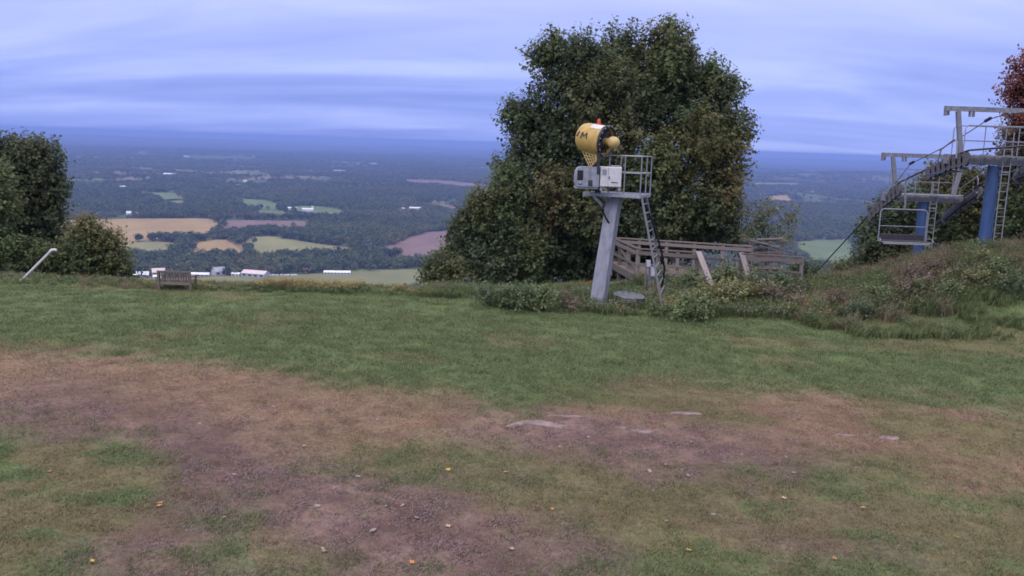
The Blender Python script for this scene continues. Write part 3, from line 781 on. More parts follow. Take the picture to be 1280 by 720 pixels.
TB = gp(747, 384, 0.0); TB.z = h1(TB.x, TB.y); D0 = TB.y
yaw = math.radians(25)
ex, ey = Vector((math.cos(yaw), -math.sin(yaw), 0)), Vector((math.sin(yaw), math.cos(yaw), 0))
NRc = at(800, 244, D0 - 0.45); ZD = NRc.z
DK = lambda a, b, z=0.0: NRc + ex * a + ey * b + Vector((0, 0, z))     # deck frame: a <= 0 to the left, b >= 0 away
DL, DD = 1.58, 1.05
RD = Matrix((ex, ey, Vector((0, 0, 1)))).transposed()
tower = thing('snow_gun_tower', tuple(TB), 'grey steel tower on one leaning square column with railed platform and ladder', 'tower')
top = DK(-.98, 0.52, -0.14)
b = MB(); d = top - TB
Fm = frame(d, ey)
def column_box(b, p0, p1, w0, w1, dep):
    vs = []
    for p, w in ((p0, w0), (p1, w1)):
        for sx, sy in ((-1, -1), (1, -1), (1, 1), (-1, 1)):
            vs.append(p + ex * (sx * w / 2) + ey * (sy * dep / 2))
    b.add(vs, [(3, 2, 1, 0), (4, 5, 6, 7), (0, 1, 5, 4), (1, 2, 6, 5), (2, 3, 7, 6), (3, 0, 4, 7)])
column_box(b, TB - Vector((0.05, 0, 0.3)), top, 0.44, 0.40, 0.38)
b.build('column', colm, tower)
MB().box(TB + Vector((0, 0, .03)), (0.56, 0.52, 0.04), RD).build('base_plate', galv, tower)
b = MB()                                                      # brackets that carry the platform
b.bar(top + ex * -1.05 + Vector((0, 0, .06)), top + ex * .95 + Vector((0, 0, .06)), .1, .12)
b.bar(top + ey * -.5 + Vector((0, 0, .065)), top + ey * .5 + Vector((0, 0, .065)), .1, .11)
b.bar(top + ex * -.15 + Vector((0, 0, -.5)), top + ex * -.7 + Vector((0, 0, .0)), .07, .07)
b.build('bracket', galv, tower)
b = MB()                                                      # open grating in a steel frame
for (p, q) in (((-DL, 0), (0, 0)), ((-DL, DD), (0, DD)), ((-DL, 0), (-DL, DD)), ((0, 0), (0, DD))):
    b.bar(DK(*p, -.04), DK(*q, -.04), .05, .11)
for k in range(1, 22):
    b.bar(DK(-DL + k * DL / 22, 0.02, -.015), DK(-DL + k * DL / 22, DD - .02, -.015), .03, .035)
for k in range(1, 6):
    b.bar(DK(-DL, k * DD / 6, -.03), DK(0, k * DD / 6, -.03), .02, .03)
b.build('platform_grating', galv, tower)
RH = 1.16
posts = [(-1.02, 0), (-0.52, 0), (0, 0), (0, .55), (0, DD), (-1.0, DD)]
for a_, b_ in posts:
    rod_piece('railing_post', DK(a_, b_), DK(a_, b_, RH), .019, galvl, tower)
for z in (RH, RH * .56):
    rod_piece('rail', DK(-1.02, 0, z), DK(0, 0, z), .017, galvl, tower)
    rod_piece('rail', DK(0, 0, z), DK(0, DD, z), .017, galvl, tower)
    rod_piece('rail', DK(-1.0, DD, z), DK(0, DD, z), .017, galvl, tower)
# ladder leaning against the right-hand edge
g1, g2 = gp(829, 389, 0), gp(834.5, 376, 0)
g1.z, g2.z = h1(g1.x, g1.y), h1(g2.x, g2.y)
t1, t2 = DK(0.03, 0.03, .0), DK(0.03, .50, .0)
lad = MB().box((t1 + t2) / 2 + Vector((0, 0, -.05)), (.05, .56, .06), RD).build('ladder', galvl, tower)
bar_piece('ladder_rail', g1, t1, .035, .055, galvl, lad, up=ex); bar_piece('ladder_rail', g2, t2, .035, .055, galvl, lad, up=ex)
for k in range(1, 13):
    f = k / 13
    rod_piece('rung', g1.lerp(t1, f), g2.lerp(t2, f), .017, galvl, lad)
hp = [DK(.02, .56, -.3), t2.lerp(g2, .3) + Vector((.06, 0, 0)), t2.lerp(g2, .5) + Vector((.13, 0, 0)), t2.lerp(g2, .68) + Vector((.12, 0, 0)), t2.lerp(g2, .8) + Vector((-.02, 0, 0)), t2.lerp(g2, .86) + Vector((-.10, 0, 0))]
hp2 = []
for k in range(len(hp) - 1):
    for s in range(4): hp2.append(hp[k].lerp(hp[k + 1], s / 4))
tag(MB().tube(hp2 + [hp[-1]], .034, 8).build('hose', rubber, smooth=True), 'black hose hanging down beside the snow gun tower ladder', 'hose')

hl = [DK(-1.5, .3, -.1), at(756, 252, D0), at(753, 262, D0), at(757, 272, D0 + .1), at(762, 280, D0 + .2)]
tag(MB().tube([q for k in range(4) for q in (hl[k], hl[k].lerp(hl[k + 1], .5))] + [hl[-1]], .03, 8).build('hose', rubber, smooth=True), 'short black hose looping from under the tower platform to its column', 'hose')
# the snow gun itself
gun = thing('snow_gun', tuple(DK(-1.35, .5, 0)), 'yellow fan snow gun with dark fan ring and round nose on the steel tower', 'snow gun')
bc = at(745.5, 174.5, D0 + .05)
ax = Vector((0.76, -0.64, -0.12)).normalized()
b = MB().lathe(bc, ax, [(-.56, .28), (-.54, .36), (-.48, .42), (-.36, .455), (-.1, .465), (.2, .465), (.36, .46), (.37, .43), (.30, .39), (-.2, .39)], 40)
b.build('barrel', yellow, gun, smooth=True)
b = MB()
Rr = frame(ax); a1, a2 = Rr @ Vector((0, 1, 0)), Rr @ Vector((0, 0, 1))
ringp = [bc + ax * .39 + (a1 * math.cos(q) + a2 * math.sin(q)) * .455 for q in np.linspace(0, 2 * math.pi, 37)[:-1]]
b.tube(ringp, .045, 8, closed=True)
b.build('fan_ring', steeld, gun, smooth=True)
b = MB()
for k in range(12):
    q = 2 * math.pi * k / 12
    r_ = a1 * math.cos(q) + a2 * math.sin(q); t_ = a2 * math.cos(q) - a1 * math.sin(q)
    p0, p1 = bc + ax * .27 + r_ * .10, bc + ax * .27 + r_ * .39
    b.bar(p0, p1, .10, .018, up=(ax * .7 + t_ * .7))
b.build('fan_blades', steeld, gun)
for k in range(16):
    q = 2 * math.pi * (k + .5) / 16
    r_ = a1 * math.cos(q) + a2 * math.sin(q)
    MB().lathe(bc + ax * .41 + r_ * .455, ax, [(0, .016), (.05, .016), (.06, .008)], 8).build('nozzle', galvl, gun)
MB().lathe(bc + ax * .2, ax, [(0, .10), (.28, .10), (.31, .15), (.36, .178), (.44, .186), (.52, .172), (.58, .13), (.615, .07), (.625, .01)], 24).build('nose_dome', yellowp, gun, smooth=True)
for q in (0.5, 1.6, 2.65, 3.7, 4.75, 5.8):
    r_ = a1 * math.cos(q) + a2 * math.sin(q)
    rod_piece('fan_guard_bar', bc + ax * .41 + r_ * .12, bc + ax * .41 + r_ * .43, .010, steeld, gun)
# intake screen under the rear of the barrel: a lattice wedge
ge = [bc + ax * -.50 + Vector((0, 0, -.30)), bc + ax * .22 + Vector((0, 0, -.48)), bc + ax * .16 + Vector((0, 0, -.60)), bc + ax * -.10 + Vector((0, 0, -.86))]
lat = MB().tube([ge[0], ge[3], ge[2], ge[1]], .018, 6)
dn = -ey * .22
for k in range(6):
    f = k / 5
    lat.tube([ge[0].lerp(ge[1], f) + dn, ge[3].lerp(ge[2], f) + dn], .014, 5)
    lat.tube([ge[0].lerp(ge[3], f) + dn, ge[1].lerp(ge[2], f) + dn], .014, 5)
for e_ in ge: lat.tube([e_, e_ + dn], .014, 5)
lat.build('intake_screen', yellowp, gun)
MB().add([q + dn * .2 for q in ge] + [q - dn * .6 for q in ge], [(0, 1, 2, 3), (7, 6, 5, 4), (0, 4, 5, 1), (1, 5, 6, 2), (2, 6, 7, 3), (3, 7, 4, 0)]).build('intake_box', steeld, gun)
b = MB()                                                     # yoke and swivel post
pc = DK(-1.22, .5, 0); pc = Vector((bc.x + .12, bc.y + .02, ZD))
b.tube([pc, pc + Vector((0, 0, .62))], .10, 12)
b.bar(pc + Vector((-.05, -.45, .62)), pc + Vector((-.05, .45, .62)), .1, .08)
for s in (-1, 1): b.bar(pc + Vector((-.05, s * .47, .58)), bc + Vector((0.02, s * .48, 0)), .09, .03, up=(0, 1, 0))
b.build('yoke', steeld, gun)
MB().lathe(bc + Vector((.05, 0, .49)), (0, 0, 1), [(-.05, .06), (.02, .06), (.03, .05), (.10, .05), (.13, .03), (.135, .01)], 14).build('beacon', redm, gun, smooth=True)
# lettering on the flank and the white plate on top, wrapped on the barrel
def on_barrel(t, q, r=.469): 
    # t along the axis, q angle from the camera-facing flank upwards
    u0 = (Vector((0, -1, 0)) - ax * Vector((0, -1, 0)).dot(ax)).normalized(); u1 = ax.cross(u0)
    if u1.z < 0: u1 = -u1
    return bc + ax * t + (u0 * math.cos(q) + u1 * math.sin(q)) * r
ink = mat('dark_lettering', (0.05, 0.035, 0.03), (0.035, 0.025, 0.025), 0.6, 8)
def stroke(mb, p, q, w=.045):
    n = 5; vs = []
    for k in range(n):
        t, a_ = p[0] + (q[0] - p[0]) * k / (n - 1), p[1] + (q[1] - p[1]) * k / (n - 1)
        for rr in (.464, .472):
            vs += [on_barrel(t - w / 2, a_, rr), on_barrel(t + w / 2, a_, rr)]
    fs = []
    for k in range(n - 1):
        i0, i1 = k * 4, (k + 1) * 4
        fs += [(i0 + 2, i0 + 3, i1 + 3, i1 + 2), (i0, i0 + 2, i1 + 2, i1), (i0 + 1, i1 + 1, i1 + 3, i0 + 3)]
    mb.add(vs, fs)
lt = MB()
for p, q in (((-.42, -.02), (-.36, .32)), ((-.26, -.10), (-.24, .32)), ((-.24, .32), (-.16, .02)), ((-.16, .02), (-.07, .30)), ((-.07, .30), (-.05, -.10))):
    stroke(lt, p, q)
lt.build('lettering', ink, gun)
pl = MB(); stroke(pl, (.03, .88), (.25, .88), .02)
vs = []; nA_, nB_ = 4, 6
for a_ in range(nA_):
    for b_ in range(nB_): vs.append(on_barrel(-.08 + .40 * a_ / (nA_ - 1), .72 + .5 * b_ / (nB_ - 1), .473))
pl = MB().add(vs, [(a_ * nB_ + b_, a_ * nB_ + b_ + 1, (a_ + 1) * nB_ + b_ + 1, (a_ + 1) * nB_ + b_) for a_ in range(nA_ - 1) for b_ in range(nB_ - 1)])
pl.build('white_plate', cabw, gun)

# compressor housing and cabinet on the platform
cc = at(733, 220, D0 - .05)
comp = thing('compressor', (cc.x, cc.y, ZD), 'grey rounded compressor housing with dark opening on tower platform', 'compressor')
prof = [(.36, -.31), (.36, .29), (-.18, .29), (-.28, .25), (-.345, .15), (-.36, .0), (-.36, -.2), (-.33, -.29), (-.25, -.31)]
n = len(prof)
vs = [cc + Vector((x, -.36, z)) for x, z in prof] + [cc + Vector((x, .36, z)) for x, z in prof]
MB().add(vs, [tuple(range(n)), tuple(range(2 * n - 1, n - 1, -1))] + [(k, n + k, n + (k + 1) % n, (k + 1) % n) for k in range(n)]).build('housing', cabg, comp)
MB().box(cc + Vector((-.215, -.355, .03)), (.18, .04, .30), None, .015).build('air_opening', rubber, comp)
MB().box(cc + Vector((-.215, -.362, -.21)), (.12, .05, .08), None, .02).build('drain_valve', galvl, comp)
MB().box(cc + Vector((.10, -.358, -.20)), (.13, .03, .18), None, .01).build('hatch', steeld, comp)
MB().box(cc + Vector((.0, 0, -.34)), (.70, .6, .07)).build('skid', galv, comp)
ca = at(762.5, 221, D0 - .12)
cab = thing('control_cabinet', (ca.x, ca.y, ZD), 'white two door electrical cabinet beside the compressor on tower platform', 'cabinet')
MB().box(ca, (.66, .42, .62), None, .015).build('case', cabw, cab)
MB().box(ca + Vector((-.20, -.222, .0)), (.245, .03, .58), None, .008).build('door', cabw, cab)
d2 = MB().box(ca + Vector((.125, -.222, .0)), (.385, .03, .58), None, .008).build('door', cabw, cab)
MB().box(ca + Vector((-.045, -.245, -.02)), (.02, .025, .09)).build('handle', steeld, cab)
MB().box(ca + Vector((.12, -.245, -.16)), (.2, .012, .02)).build('vent', steeld, cab)
MB().box(ca + Vector((-.20, -.241, .14)), (.13, .012, .16)).build('meter_window', cabg, cab)
MB().box(ca + Vector((.15, 0, .33)), (.3, .3, .04), None, .015).build('cap', cabg, cab)
for s in (-.28, .28): MB().box(ca + Vector((s, 0, -.36)), (.06, .4, .12)).build('foot', galv, cab)

# ------------------------------------------------------------------ weathered wooden deck
wood = mat('weathered_wood', (0.165, 0.132, 0.120), (0.09, 0.072, 0.066), 0.9, 2.2, bump=0.4, stretch=(2, 9, 9), rnd=.38)
woodl = mat('pale_weathered_wood', (0.215, 0.185, 0.175), (0.13, 0.11, 0.105), 0.9, 2.2, bump=0.4, stretch=(2, 9, 9), rnd=.38)
FL = at(798, 311, 33.0); ZR = FL.z; ZF = at(798, 347, 33.0).z
def dk(u, v, z):   # point of the railing at a given height whose photo pixel is (u, v)
    return gp(u, v, z)
BL = gp(766, 297, ZR); FR = gp(873, 315.5, ZR); GL = gp(927, 317, ZR); GR = gp(1003, 322, ZR); BR = gp(940, 308, ZR)
deck = thing('wooden_deck', (FL.x, FL.y, h1(FL.x, FL.y)), 'weathered grey wooden deck with board railings in front of the big maple', 'deck')
def on(p, z): return Vector((p.x, p.y, z))
def railing(p, q, n, bottom=True):
    d_ = (q - p); inw = Vector((-d_.y, d_.x, 0)).normalized()
    for k in range(n + 1):
        c_ = p.lerp(q, k / n)
        bar_piece('post', on(c_, ZF - .5), on(c_, ZR - .03), .13, .13, woodl, deck, up=d_)
    bar_piece('cap_rail', on(p, ZR), on(q, ZR), .17, .045, wood, deck)
    off = -inw * .085
    bar_piece('rail_board', on(p, ZR - .14) + off, on(q, ZR - .14) + off, .04, .13, woodl, deck)
    bar_piece('rail_board', on(p, ZR - .60) + off, on(q, ZR - .60) + off, .04, .09, wood, deck)
    if bottom: bar_piece('rim_joist', on(p, ZF - .04) + off, on(q, ZF - .04) + off, .05, .24, woodl, deck)
railing(FL, FR, 3); railing(BL, FL, 3)
railing(BL, BR, 5, False)
railing(GL, GR, 2, False)
# floor planks run from the front edge to the back
for k in range(17):
    f0 = k / 17
    p0 = FL.lerp(GL, f0 + .01); p1 = BL.lerp(BR, f0 + .01)
    bar_piece('plank', on(p0, ZF + .1), on(p1, ZF + .1), .30, .035, wood, deck)
# stair rails slope down to the grass
e1, e2 = gp(892, 364, .25), gp(939, 358, .25)
for s_, e_ in ((FR, e1), (GL, e2)):
    bar_piece('stair_rail', on(s_, ZR + .03), e_, .20, .05, woodl, deck)
    bar_piece('stair_rail', on(s_, ZR - .13), e_ + Vector((0, 0, -.14)), .05, .14, wood, deck)
    bar_piece('stair_post', on(e_, -.2), on(e_, .24), .12, .12, wood, deck, up=(0, 1, 0))
for k in range(5):
    f = (k + .6) / 5.2
    a_, b_ = FR.lerp(e1, f), GL.lerp(e2, f)
    bar_piece('tread', on(a_, ZF + .08 - f * .45), on(b_, ZF + .08 - f * .45), .28, .045, wood, deck)
# loose bracing inside the left bay
bar_piece('brace', on(FL.lerp(FR, .45), ZR - .2) + Vector((0, .1, 0)), on(FL.lerp(FR, .98), ZF + .35) + Vector((0, .1, 0)), .05, .10, wood, deck)
bar_piece('brace', on(BL.lerp(FL, .2), ZR - .2), on(BL.lerp(FL, .95), ZF + .2), .05, .09, wood, deck)
# stack of old boards behind the right-hand railing
lp = at(950, 312, 36.5)
lum = thing('lumber_pile', (lp.x, lp.y, h1(lp.x, lp.y)), 'heap of old grey boards behind the deck railing', 'lumber')
rr = random.Random(5)
for k in range(22):
    c_ = lp + Vector((rr.uniform(-.3, .5), rr.uniform(-.5, .5), -.9 + k * .065)); a_ = rr.uniform(-.5, .5); hl = rr.uniform(.5, 1.1)
    dv = Vector((math.cos(a_), math.sin(a_), rr.uniform(-.22, .12))) * hl
    bar_piece('board', c_ - dv, c_ + dv, .15, .05, wood if k % 3 else woodl, lum)
# brushy branches lying across the stair opening
# ------------------------------------------------------------------ meter boxes, well ring
def meter(u, v0, v1, vb, w, d_, label):
    top_ = at(u, v0, d_); bot = at(u, v1, d_)
    gz_ = h1(top_.x, d_)
    r_ = thing('meter_box', (top_.x, d_, gz_), label, 'meter box')
    hgt = top_.z - bot.z
    MB().box(((top_.x), d_, (top_.z + bot.z) / 2), (w, .16, hgt), None, .02).build('case', galvl, r_)
    MB().box(((top_.x), d_ - .085, (top_.z + bot.z) / 2), (w * .8, .02, hgt * .85), None, .008).build('door', cabw, r_)
    for s in (-.35, .35): rod_piece('leg', (top_.x + s * w, d_ + .03, gz_ - .1), (top_.x + s * w, d_ + .03, bot.z + .02), .022, galvl, r_)
    MB().bar((top_.x - w * .5, d_ + .07, bot.z + .1), (top_.x + w * .5, d_ + .07, bot.z + .1), .05, .06).build('bracket', steeld, r_)
meter(810.5, 325, 334, 370, .17, 30.3, 'small grey meter box on two thin legs, the higher one by the ladder')
meter(816, 334, 346, 370, .15, 30.0, 'grey meter box on two thin legs, the lower one against the ladder')
steeld2 = mat('dull_grey_lid', (0.15, 0.16, 0.175), (0.09, 0.095, 0.11), .7, 9)
wc = gp(786, 381, .0); wc.z = h1(wc.x, wc.y)
well = thing('well_ring', tuple(wc), 'round ribbed grey metal well ring lying in weeds by the tower', 'well ring')
pr = [(-.05, .46)]
for k in range(5): pr += [(k * .06, .44), (k * .06 + .02, .49), (k * .06 + .04, .49), (k * .06 + .055, .44)]
MB().lathe(wc, (.0, .0, 1), pr, 28).build('ribbed_wall', galv, well, smooth=True)
MB().lathe(wc + Vector((0, 0, .305)), (.06, -.08, 1), [(0, .50), (.025, .51), (.035, .49), (.045, .2), (.05, .02)], 28).build('lid', steeld2, well, smooth=True)

# ------------------------------------------------------------------ chairlift
blue = mat('blue_tower_paint', (0.045, 0.090, 0.225), (0.034, 0.068, 0.17), 0.55, 3, bump=0.08, stretch=(3, 3, .6), stain=(0.055, 0.075, 0.14))
liftg = mat('lift_steel', (0.25, 0.25, 0.29), (0.16, 0.16, 0.20), 0.6, 9, metal=0.25, bump=0.15, stain=(0.13, 0.10, 0.09))
sheavem = mat('sheave_rubber', (0.13, 0.12, 0.13), (0.05, 0.048, 0.058), 0.7, 14)
ropem = mat('steel_rope', (0.06, 0.06, 0.07), (0.035, 0.035, 0.045), 0.5, 40, metal=0.4)
seatm = mat('dark_seat_vinyl', (0.05, 0.045, 0.055), (0.03, 0.028, 0.036), 0.6, 12)
HG = 1.62                                   # half gauge of the lift
NT, FT = at(1243, 200.5, 32.4), at(1155, 247.5, 38.3)
def XL(y): return NT.x + (FT.x - NT.x) * (min(y, 60) - NT.y) / (FT.y - NT.y)
def rope_z(y):
    pts_ = [(6, 6.3), (30.9, 5.30), (32.4, 5.06), (33.8, 4.68), (36.8, 4.00), (38.3, 3.36), (39.9, 2.52), (48.5, -1.75), (320, -1.75 - .44 * 271.5)]
    for (a_, za), (b_, zb) in zip(pts_, pts_[1:]):
        if a_ <= y <= b_: return za + (zb - za) * (y - a_) / (b_ - a_)
    return pts_[-1][1]
def lift_tower(P, label):
    gz_ = h1(P.x, P.y)
    r_ = thing('chairlift_tower', (P.x, P.y, gz_), label, 'lift tower', 'chairlift towers')
    MB().lathe((P.x, P.y, gz_ - .4), (0, 0, 1), [(0, .225), (P.z - gz_ + .2, .205)], 24).build('column', blue, r_, smooth=True)
    b = MB().box((P.x, P.y, P.z), (HG * 2 + .3, .32, .34))
    for s in (-1, 1): b.box((P.x + s * .42, P.y, P.z), (.07, .38, .40))
    b.build('crossarm', liftg, r_)
    # lifting frame: a beam above the crossarm on inclined legs
    zb = P.z + 1.78
    b = MB().box((P.x, P.y, zb), (HG * 2 + .75, .12, .17))
    for s in (-1, 1):
        b.box((P.x + s * (HG + .33), P.y, zb - .16), (.06, .14, .2)); b.box((P.x + s * (HG + .22), P.y, zb - .16), (.03, .14, .16))
        b.box((P.x + s * (HG - .55), P.y, zb - .17), (.05, .12, .2)); b.box((P.x + s * (HG - .68), P.y, zb - .17), (.05, .12, .2))
    b.build('lifting_beam', liftg, r_)
    for s in (-1, 1):
        bar_piece('lifting_leg', (P.x + s * (HG - .12), P.y, zb - .09), (P.x + s * (HG - .38), P.y, P.z + .17), .15, .12, liftg, r_, up=(0, 1, 0))
    MB().tube([(P.x - .02, P.y, zb - .08), (P.x - .02, P.y - .25, zb - .5), (P.x - .25, P.y - .3, zb - .8)], .022, 6).build('cable_hanger', liftg, r_, smooth=True)
    for s in (-1, 1):
        X = P.x + s * HG
        st = MB()
        ys = np.linspace(P.y - 1.25, P.y + 1.35, 8)
        for k in range(len(ys) - 1):
            st.bar((X + s * .07, ys[k], rope_z(ys[k]) - .36), (X + s * .07, ys[k + 1], rope_z(ys[k + 1]) - .36), .02, .09)
            st.bar((X - s * .07, ys[k], rope_z(ys[k]) - .33), (X - s * .07, ys[k + 1], rope_z(ys[k + 1]) - .33), .03, .16)
        for k in range(0, 7, 2): st.box((X, (ys[k] + ys[k + 1]) / 2, rope_z((ys[k] + ys[k + 1]) / 2) - .56), (.10, .34, .10))
        st.box((X, P.y, P.z - .12), (.14, .3, .22))
        tr_ = st.build('sheave_train', steeld, r_)
        for k in range(8):
            y_ = ys[k]
            MB().lathe((X - .05 + s * .04, y_, rope_z(y_) - .265), (1, 0, 0), [(0, .25), (.02, .25), (.035, .225), (.065, .225), (.08, .25), (.10, .25)], 16).build('sheave', sheavem, tr_)
            MB().lathe((X - .065, y_, rope_z(y_) - .265), (1, 0, 0), [(0, .05), (.13, .05)], 8).build('hub', liftg, tr_)
            MB().bar((X - s * .11, y_ + .18, rope_z(y_) + .02), (X - s * .11, y_ + .18, rope_z(y_) - .22), .03, .02).build('rope_catcher', liftg, tr_) if k % 3 == 0 else None
        if s < 0:
            if P is NT: MB().tube([(X + .25, P.y - .5, P.z - .42), (X - .1, P.y + .4, P.z - .52), (X - .3, P.y + 1.0, P.z - .62)], .025, 7).build('rope_guard', blue, r_, smooth=True)
            pts_ = [(X - .2, P.y - .9, rope_z(P.y - .9) - .2), (X - .2, P.y - .85, rope_z(P.y - .9) + .35), (X - .2, P.y - .65, rope_z(P.y - .9) + .48), (X - .2, P.y + .3, rope_z(P.y) + .25), (X - .2, P.y + .45, rope_z(P.y) - .2)]
            if P is NT: MB().tube(pts_, .028, 7).build('catwalk_rail', galvl, r_, smooth=True)
            continue
        # catwalk outside the train, with its rail
        cw = MB(); o_ = X + s * .46
        if P is FT:
            p0_, p1_ = at(1232, 238, 37.5), at(1173, 280, 41.2)
            MB().bar(p0_, p1_, .34, .09).build('catwalk', steeld, r_)
            for f0, f1 in ((.18, .55),):
                a_, b_ = p0_.lerp(p1_, f0), p0_.lerp(p1_, f1)
                MB().tube([a_, a_ + Vector((0, 0, .72)), a_ + Vector((0, .12, .88)), b_ + Vector((0, 0, .95)), b_ + Vector((0, .05, .85)), b_], .022, 7).build('catwalk_rail', galvl, r_, smooth=True)
            continue
        cw.bar((o_, P.y - 1.6, rope_z(P.y - 1.6) - .85), (o_, P.y + .1, rope_z(P.y) - .82), .34, .04)
        cw.bar((o_, P.y + .1, rope_z(P.y) - .82), (o_, P.y + 1.35, rope_z(P.y + 1.35) - .85), .34, .04)
        cw.build('catwalk', steeld, r_)
        for y0, y1 in ((P.y - 1.55, P.y - .25),):
            za, zb2 = rope_z(y0) - .72, rope_z(y1) - .72
            pts_ = [(o_ + s * .17, y0, za), (o_ + s * .17, y0 + .02, za + .78), (o_ + s * .17, y0 + .16, za + .95), (o_ + s * .17, y1 - .16, zb2 + .95), (o_ + s * .17, y1 - .02, zb2 + .78), (o_ + s * .17, y1, zb2)]
            MB().tube(pts_, .026, 7).build('catwalk_rail', galvl, r_, smooth=True)
    # platform rail on top of the crossarm
    for y_ in ((-.42, .42) if P is NT else (.42,)):
        z0 = P.z + .17
        x0, x1 = P.x - HG + .25, P.x + HG - .25
        MB().tube([(x0, P.y + y_, z0), (x0, P.y + y_, z0 + .92), (x0 + .1, P.y + y_, z0 + 1.03), (x1 - .1, P.y + y_, z0 + 1.03), (x1, P.y + y_, z0 + .92), (x1, P.y + y_, z0)], .019, 7).build('platform_rail', galvl, r_, smooth=True)
        rod_piece('platform_rail', (x0, P.y + y_, z0 + .5), (x1, P.y + y_, z0 + .5), .014, galvl, r_)
        for f in (.42, .7): rod_piece('rail_post', (x0 + (x1 - x0) * f, P.y + y_, z0 - .1), (x0 + (x1 - x0) * f, P.y + y_, z0 + 1.03), .018, galvl, r_)
    MB().box((P.x, P.y - .42, P.z + .14), (HG * 2 - .5, .3, .04)).build('platform', liftg, r_)
    MB().box((P.x, P.y + .42, P.z + .14), (HG * 2 - .5, .3, .04)).build('platform', liftg, r_)
    # ladder on the column
    lx, ly = P.x + .24, P.y - .40
    lad_ = MB().box((lx, P.y - .33, P.z - .4), (.30, .16, .04)).build('ladder', galvl, r_)
    for s in (-.14, .14): rod_piece('ladder_rail', (lx + s, ly, gz_ - .2), (lx + s, ly, P.z + 1.0), .02, galvl, lad_)
    k = 0; z = gz_ + .2
    while z < P.z + .5:
        rod_piece('rung', (lx - .14, ly, z), (lx + .14, ly, z), .012, galvl, lad_); z += .3
    return r_
lift_tower(NT, 'blue chairlift tower on the mound with railed crossarm, uphill one of the pair')
lift_tower(FT, 'blue chairlift tower behind the hanging chair, downhill one of the pair')
for s, lab in ((-1, 'dark haul rope over the sheaves above the empty chair, running down to the valley'), (1, 'dark haul rope on the far side of the lift towers, away from the chair')):
    yy = [6, 30.9] + list(np.linspace(31.2, 33.8, 8)) + [36.8] + list(np.linspace(37.0, 39.9, 8)) + [48.5, 120, 320]
    tag(MB().tube([(XL(y) + s * HG, y, rope_z(y)) for y in yy], .034, 6).build('haul_rope', ropem), lab, 'rope')
# communication line under the lifting beams
c0, c1 = at(1234, 150, 32.2), at(1139, 204, 38.1)
cl = [Vector((NT.x + .2, 8, NT.z + 2.6)), Vector((NT.x - .02, NT.y - .25, NT.z + 1.6))] + [c0.lerp(c1, t_) - Vector((0, 0, .25 * 4 * t_ * (1 - t_) * .4)) for t_ in np.linspace(0, 1, 9)] + [at(1120, 228, 38.2), at(1106, 246, 39.0)]
cml = MB().tube(cl, .017, 6).build('signal_cable', ropem)
tag(cml, 'thin signal cable strung between the tops of the lift towers', 'cable')
for q in (c0, c1):
    dd = (c1 - c0).normalized()
    a_ = MB().tube([q - dd * .30, q - dd * .22, q + dd * .12, q + dd * .2], [.02, .06, .06, .02], 8)
    og = a_.build('cable_grip', steeld, None, origin=tuple(cml.location)); og.parent = cml; og.location = (0, 0, 0)
# the empty chair
YC = 36.3; XC = XL(YC) - HG + .12
cz = at(1128, 262, YC).z; sz = at(1128, 301, YC).z
chair = thing('lift_chair', (XC, YC, sz), 'empty dark seated lift chair with pale tube frame hanging before lift tower', 'lift chair')
HW = .96
fr = MB()
def arch(y0, z0, zb, r=.14, yb=None):
    yb = y0 if yb is None else yb
    return [(XC - HW, yb, zb), (XC - HW, y0, z0 - r), (XC - HW + r * .3, y0, z0 - r * .3), (XC - HW + r, y0, z0), (XC + HW - r, y0, z0), (XC + HW - r * .3, y0, z0 - r * .3), (XC + HW, y0, z0 - r), (XC + HW, yb, zb)]
fr.tube(arch(YC + .12, cz, sz - .02, yb=YC + .1), .028, 8)
fr.tube([(XC - HW, YC + .1, sz - .02), (XC - HW, YC - .42, sz - .04), (XC + HW, YC - .42, sz - .04), (XC + HW, YC + .1, sz - .02)], .028, 8)
fr.build('frame', galvl, chair, smooth=True)
MB().tube([(XC, YC + .12, cz - .02), (XC, YC + .10, cz + .2), (XC - .12, YC + .0, rope_z(YC) - .18), (XC - .12, YC, rope_z(YC))], .04, 8).build('hanger', galvl, chair, smooth=True)
MB().box((XC - .12, YC, rope_z(YC)), (.09, .3, .1), None, .02).build('grip', liftg, chair)
MB().box((XC, YC - .14, sz - .0), (HW * 2 - .08, .48, .07), None, .025).build('seat', seatm, chair)
MB().box((XC, YC - .405, sz - .075), (HW * 2 - .02, .05, .075), None, .015).build('seat_edge', mat('pale_seat_edge', (0.5, 0.47, 0.5), (0.4, 0.38, 0.4), .6, 6), chair)
MB().box((XC, YC + .13, sz + .14), (HW * 2 - .10, .06, .24), None, .02).build('backrest', seatm, chair)
rod_piece('back_bar', (XC - HW, YC + .125, sz + .58), (XC + HW, YC + .125, sz + .58), .017, galvl, chair)
for s in (-1, 1):
    MB().tube([(XC + s * (HW + .03), YC - .40, sz - .05), (XC + s * (HW + .12), YC - .44, sz + .02), (XC + s * (HW + .1), YC - .3, sz + .10)], .024, 6).build('arm_hook', galvl, chair, smooth=True)

